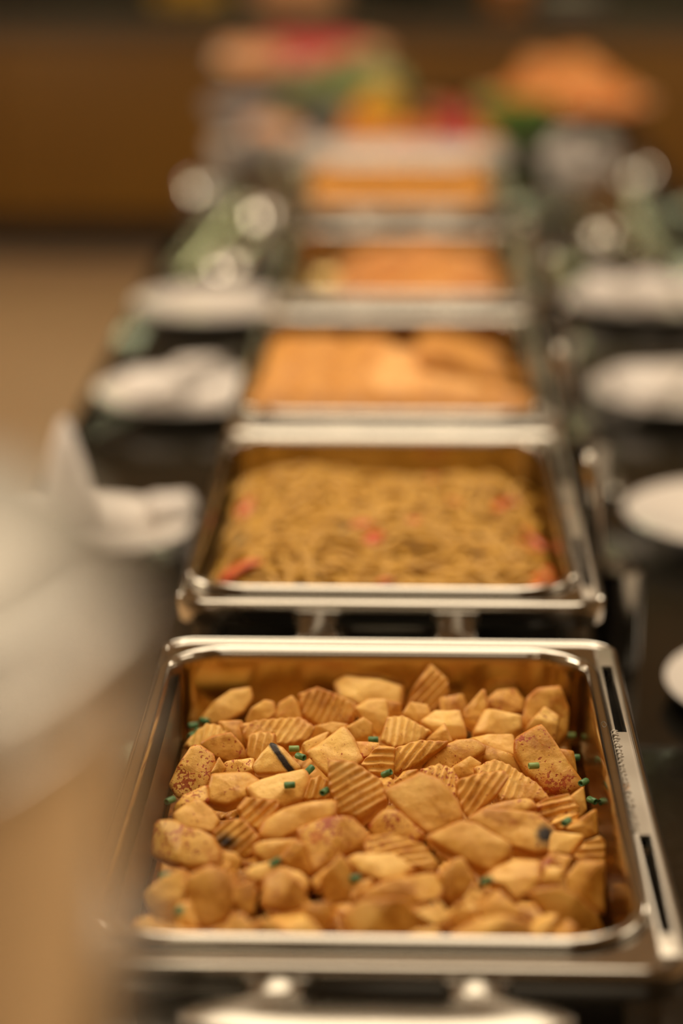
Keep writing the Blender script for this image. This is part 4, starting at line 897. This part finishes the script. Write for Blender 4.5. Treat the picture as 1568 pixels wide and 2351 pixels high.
# cups stacked at the far end
cup_prof = [(.0005, 0), (.022, 0), (.024, .004), (.034, .05), (.040, .07), (.0405, .0715), (.038, .07), (.031, .048), (.020, .008), (.0005, .007)]
cme = lathe_obj('cup', cup_prof, M['china'], cap=False, seg=28).data
bpy.data.objects.remove(bpy.data.objects['cup'])
def cups(spots, lb, grp):
    for x, y, n in spots:
        for k in range(n): put('cup', cme, (x, y, .9005+k*.030), (0, 0, 0), lb, 'cup', grp)
ORD = ['first', 'second', 'third', 'fourth', 'fifth', 'sixth', 'seventh']
for k, (x, y) in enumerate(((.325, 4.98), (.405, 5.00), (.345, 5.12), (.300, 4.86), (.350, 4.74))):
    put('cup', cme, (x, y, .9005), (0, 0, 0), 'white cup of the right group beyond the dishes, '+('at its left front', 'at its right', 'farthest back', 'second nearest the camera', 'nearest the camera')[k], 'cup', 'white cups at the far right', .8)
for k, (x, y) in enumerate(((-.375, 5.02), (-.300, 5.10), (-.215, 5.06))):
    put('cup', cme, (x, y, .9005), (0, 0, 0), ('left', 'middle', 'right')[k]+' one of three white cups at the far left of the counter', 'cup', 'white cups at the far left', .8)

# white platter behind the farthest dish
t = thing('serving_platter', 'long white ceramic platter on a riser behind the farthest dish', 'platter', (-.01, 4.34, .9))
vs, fs = loft([ring(0, 0, .10, .07, .02, 0), ring(0, 0, .11, .08, .02, .098)], True, True); sharp(raw('riser', vs, fs, M['black'], t))
vs, fs = loft([ring(0, 0, .13, .10, .03, .0985), ring(0, 0, .19, .150, .04, .125), ring(0, 0, .192, .152, .04, .128), ring(0, 0, .188, .148, .04, .127), ring(0, 0, .13, .10, .03, .104)], True, True); raw('dish', vs, fs, M['china'], t)

# ---------------------------------------------------------------- fruit and salad display at the end of the island
def stand(x, y, h, r, lb, m, name='display_stand'):
    t = thing(name, lb, 'cake stand', (x, y, .9), 0)
    lathe_obj('base', [(.0005, 0), (.07, 0), (.068, .008), (.02, .014), (.015, .03), (.015, h-.02), (.03, h-.006), (.05, h-.002)], M['satin'], t, 32, cap=False)
    lathe_obj('dish', [(.0005, h-.0015), (r*.6, h), (r, h+.022), (r*1.01, h+.025), (r*.98, h+.024), (r*.6, h+.006), (.0005, h+.005)], m, t, 48, cap=False)
    return h+.9
def heap(name, mes, cx, cy, z0, rx, ry, layers, sx, lb, cat, grp, tilt=25, sc=1):
    n = 0
    for L_, cnt in enumerate(layers):
        for k in range(cnt):
            a = 2*PI*k/cnt+L_*.6; f = 1-L_/len(layers)*.8
            put(name, mes[n % len(mes)], (cx+rx*f*math.cos(a)*(.8 if cnt > 1 else 0), cy+ry*f*math.sin(a)*(.8 if cnt > 1 else 0), z0+L_*sx), (random.uniform(-tilt, tilt), random.uniform(-tilt, tilt), random.uniform(0, 360)), lb, cat, grp, sc)
            n += 1
def wedge(name, r, th, m, mr_):
    vs = []; fs = []; n = 14
    for s in (-1, 1):
        vs.append((0, s*th/2, 0))
        for i in range(n+1): a = -.9+1.8*i/n; vs.append((r*math.sin(a), s*th/2, r*math.cos(a)))
    k = n+2
    for i in range(n): fs.append((0, i+1, i+2)); fs.append((k, k+i+2, k+i+1)); fs.append((i+1, k+i+1, k+i+2, i+2))
    fs.append((0, k, k+1, 1)); fs.append((0, n+1, k+n+1, k))
    me = bpy.data.meshes.new(name); me.from_pydata(vs, [], fs); me.materials.append(m); return me
z = stand(-.28, 6.06, .085, .20, 'raised round stand with watermelon slices at the far left end', M['china'])
wm = [wedge('melon_slice', .070, .022, M['melon'], 0), wedge('melon_slice', .062, .02, M['peach'], 0)]
for k in range(12):
    put('watermelon_slice', wm[0], (-.315+(k % 6)*.032, 6.00+(k//6)*.075, z+.012), (-20, random.uniform(-10, 10), random.uniform(-12, 12)), ORD7[k % 6]+' red watermelon slice from the left, '+('front', 'back')[k//6]+' fan on the far left stand', 'melon slice', 'watermelon slices')
for k in range(7):
    put('cantaloupe_slice', wm[1], (-.425+(k % 4)*.030, 5.97+(k//4)*.06, z+.010), (-25, random.uniform(-10, 10), random.uniform(-12, 12)), 'peach coloured melon slice left of the watermelon on the raised stand', 'melon slice', 'cantaloupe slices')
for k in range(3):
    put('cantaloupe_slice', wm[1], (-.14+k*.025, 6.05, z+.012), (-25, 0, 10), 'peach coloured melon slice right of the watermelon on the raised stand', 'melon slice', 'cantaloupe slices at right')
z = stand(.37, 5.75, .03, .21, 'broad raised stand with orange melon pieces at the far right end', M['peach'])
pz = [blobmesh('melon_chunk', .047, .036, .026, 50+k, M['bread'], 2.6, .12) for k in range(3)]
heap('orange_melon_chunk', pz, .375, 5.75, z+.030, .15, .12, (9, 6, 3), .034, 'orange melon piece heaped on the stand at the far right', 'melon piece', 'orange melon pieces at the far right')
# lettuce leaves: ruffled cups
def leafmesh(seed, r, m):
    vs = []; fs = []; A_, B_ = 22, 7
    for j in range(B_+1):
        u = j/B_
        for i in range(A_):
            a = 2*PI*i/A_; rr_ = r*u*(1+.12*math.sin(5*a+seed)); vs.append((rr_*math.cos(a), rr_*.8*math.sin(a), r*.55*u*u+.12*r*u*math.sin(7*a+seed)+.05*r*noise.noise(Vector((a*3, u*4, seed)))))
    for j in range(B_):
        for i in range(A_): k = (i+1) % A_; fs.append((j*A_+i, j*A_+k, (j+1)*A_+k, (j+1)*A_+i))
    me = bpy.data.meshes.new('leaf'); me.from_pydata(vs, [], fs); me.materials.append(m); me.polygons.foreach_set('use_smooth', [True]*len(me.polygons)); return me
def head(name, mes, loc, n, r, lb, cat, grp=None):
    t = thing(name, lb, cat, loc, random.uniform(0, 6), grp)
    for k in range(n):
        a = 2.4*k; rr_ = r*(k/n)**.5
        o = bpy.data.objects.new('leaf', mes[k % len(mes)]); link(o, t); o.location = (rr_*math.cos(a), rr_*math.sin(a), r*.75*(1-(k/n)**1.5)+.004)
        o.rotation_euler = (-.75*rr_/r*math.sin(a)*-1, .75*rr_/r*math.cos(a), a)
lv = [leafmesh(k, .062, M['leaf']) for k in range(4)]; lv2 = [leafmesh(9+k, .045, M['leaf2']) for k in range(3)]
t = thing('salad_bowl', 'round grey green bowl under the lettuce left of centre at the far end', 'bowl', (-.135, 5.50, .9))
lathe_obj('bowl', [(.0005, 0), (.05, 0), (.055, .004), (.10, .04), (.125, .08), (.126, .082), (.122, .08), (.095, .042), (.05, .010), (.0005, .008)], M['bluechina'], t, 40, cap=False)
for k, (x, y, z_, lb) in enumerate(((-.195, 5.50, .955, 'left head of pale green lettuce in the round bowl'), (-.085, 5.47, .955, 'front right head of pale green lettuce in the round bowl'), (-.125, 5.56, .985, 'highest head of pale green lettuce, behind the other two'))):
    head('lettuce_head', lv, (x, y, z_), 9, .06, lb, 'lettuce', 'lettuce heads in the bowl')
t = thing('salad_plate', 'low white plate under bright green leaves right of centre at the far end', 'plate', (.225, 5.42, .9))
lathe_obj('dish', [(.0005, 0), (.06, 0), (.10, .012), (.101, .014), (.06, .005), (.0005, .004)], M['china'], t, 40, cap=False)
head('green_salad', lv2, (.20, 5.42, .914), 12, .055, 'bright green leafy salad on the low plate, left bunch', 'salad', 'leafy salads on the low plate')
head('green_salad', lv2, (.275, 5.44, .914), 10, .05, 'bright green leafy salad on the low plate, right bunch', 'salad', 'leafy salads on the low plate')
def fruit(r, m, squash=.95):
    me = lathe_obj('fruit', [(.0005, .10*r)]+[(r*math.sin(a), r-r*math.cos(a)*squash) for a in [PI*q/14 for q in range(1, 14)]]+[(.0005, r*1.86)], m, cap=False, seg=24).data
    bpy.data.objects.remove([o for o in bpy.data.objects if o.data == me][0]); return me
fr = {k: fruit(r, M[k]) for k, r in (('yellow', .045), ('orange', .043), ('coral', .042), ('red', .048))}
for k, x, y, z_, lb in (('orange', -.105, 5.08, .9, 'orange fruit at the left of the fruit group at the far end'), ('yellow', -.035, 5.16, .9, 'yellow fruit on top of the centre of the fruit group'),
                        ('yellow', -.055, 5.20, .965, 'yellow fruit resting above the others in the fruit group'), ('coral', -.015, 5.04, .9, 'coral pink fruit at the front of the fruit group'),
                        ('orange', .035, 5.13, .9, 'orange fruit between the yellow and the red one'), ('red', .092, 5.04, .9, 'deep red fruit right of the coral one'), ('red', .110, 5.15, .925, 'deep red fruit behind the front red one'),
                        ('orange', .15, 5.08, .9, 'orange fruit at the right of the red ones'), ('orange', -.09, 5.20, .93, 'orange fruit behind the left one')):
    put('fruit', fr[k], (x, y, z_), (0, 0, 0), lb, 'fruit', 'fruit group at the far end')
t = thing('oval_dish', 'pale blue grey oval dish at the far left of the counter', 'dish', (-.37, 5.72, .9))
lathe_obj('dish', [(.0005, 0), (.07, 0), (.085, .01), (.105, .045), (.107, .047), (.102, .045), (.08, .014), (.0005, .010)], M['bluechina'], t, 40, 1.0, .8, cap=False)
for k, (x, y) in enumerate(((-.315, 5.36), (-.26, 5.30), (.12, 5.60), (.06, 5.66))):
    put('bread_roll', blobmesh('bread_roll', .04, .032, .03, 70+k, M['peach'], 2.2, .1), (x, y, .93), (0, 0, 40*k), ('brown bread roll behind the cups at the far left', 'brown bread roll nearest the salad bowl', 'pinkish roll behind the fruit group', 'second pinkish roll behind the fruit group')[k], 'bread roll')

# food on the back counter
heap('yellow_fruit', [fr['yellow']], -.82, 9.22, .871, .12, .10, (5, 3, 1), .062, 'yellow fruit piled on the back counter at left', 'fruit', 'yellow fruit on the back counter', 0)
heap('bread_loaf', [blobmesh('loaf', .09, .06, .045, 90+k, M['peach'], 2.3, .1) for k in range(2)], -.42, 9.12, .915, .12, .12, (5, 3, 1), .06, 'pale orange loaf piled on the back counter left of centre', 'bread', 'loaves on the back counter', 5)
head('herb_bunch', [leafmesh(3, .12, M['darkleaf'])], (-.02, 9.3, .935), 14, .14, 'dark green leafy bunch on the back counter at centre', 'plant')
t = thing('glass_jar', 'tall glass jar with orange drink on the back counter', 'jar', (.37, 9.05, .87))
lathe_obj('glass', [(.0005, 0), (.075, 0), (.08, .01), (.08, .20), (.06, .24), (.06, .26), (.056, .26), (.056, .24), (.075, .198), (.075, .012), (.0005, .008)], M['glass'], t, 36, cap=False)
lathe_obj('drink', [(.0005, .010), (.073, .013), (.073, .14), (.0005, .14)], M['orange'], t, 32, cap=False)
for k in range(7): put('side_plate', plate_me, (.60, 9.1, .871+k*.010), (0, 0, 0), 'white plate in the stack on the back counter', 'plate', 'plate stack on the back counter', .9)
for k, (x, nm) in enumerate(((-.72, 'left'), (1.0, 'right'))):  # unseen glowing panels added to streak the trays with greenish reflections
    t = thing('tray_streak_panel', 'tall greenish white glow panel added on the far wall for tray reflections, '+nm+' one', 'lamp', (x, 11.2, 2.0), 0)
    box('glow_panel', -.10, .10, -.05, -.012, 0, .55, M['streak_glow'], t, bev=.004); box('glow_frame', -.12, .12, -.012, -.001, -.02, .57, M['black'], t)
# unseen pendants added above the frame for greenish glints on the steel
for k in range(4):
    t = thing('added_glint_pendant', 'added pendant with greenish white glass, lighting glints from over the back counter', 'lamp', (-1.35+k*.9, 9.3, 1.75), 0, 'added glint pendants over the back counter')
    lathe_obj('lamp_glass', [(.0005, -.06), (.06, -.05), (.085, 0), (.06, .05), (.0005, .06)], M['glint_glow'], t, 24, cap=False)
    lathe_obj('lamp_shade', [(.16, -.02), (.162, -.018), (.05, .10), (.02, .12), (.0005, .12), (.0005, .118), (.045, .095)], M['black'], t, 32, cap=False)
    v, f = tube_data([(0, 0, .12), (0, 0, CEIL-1.752)], .006, 8); raw('lamp_rod', v, f, M['black'], t)
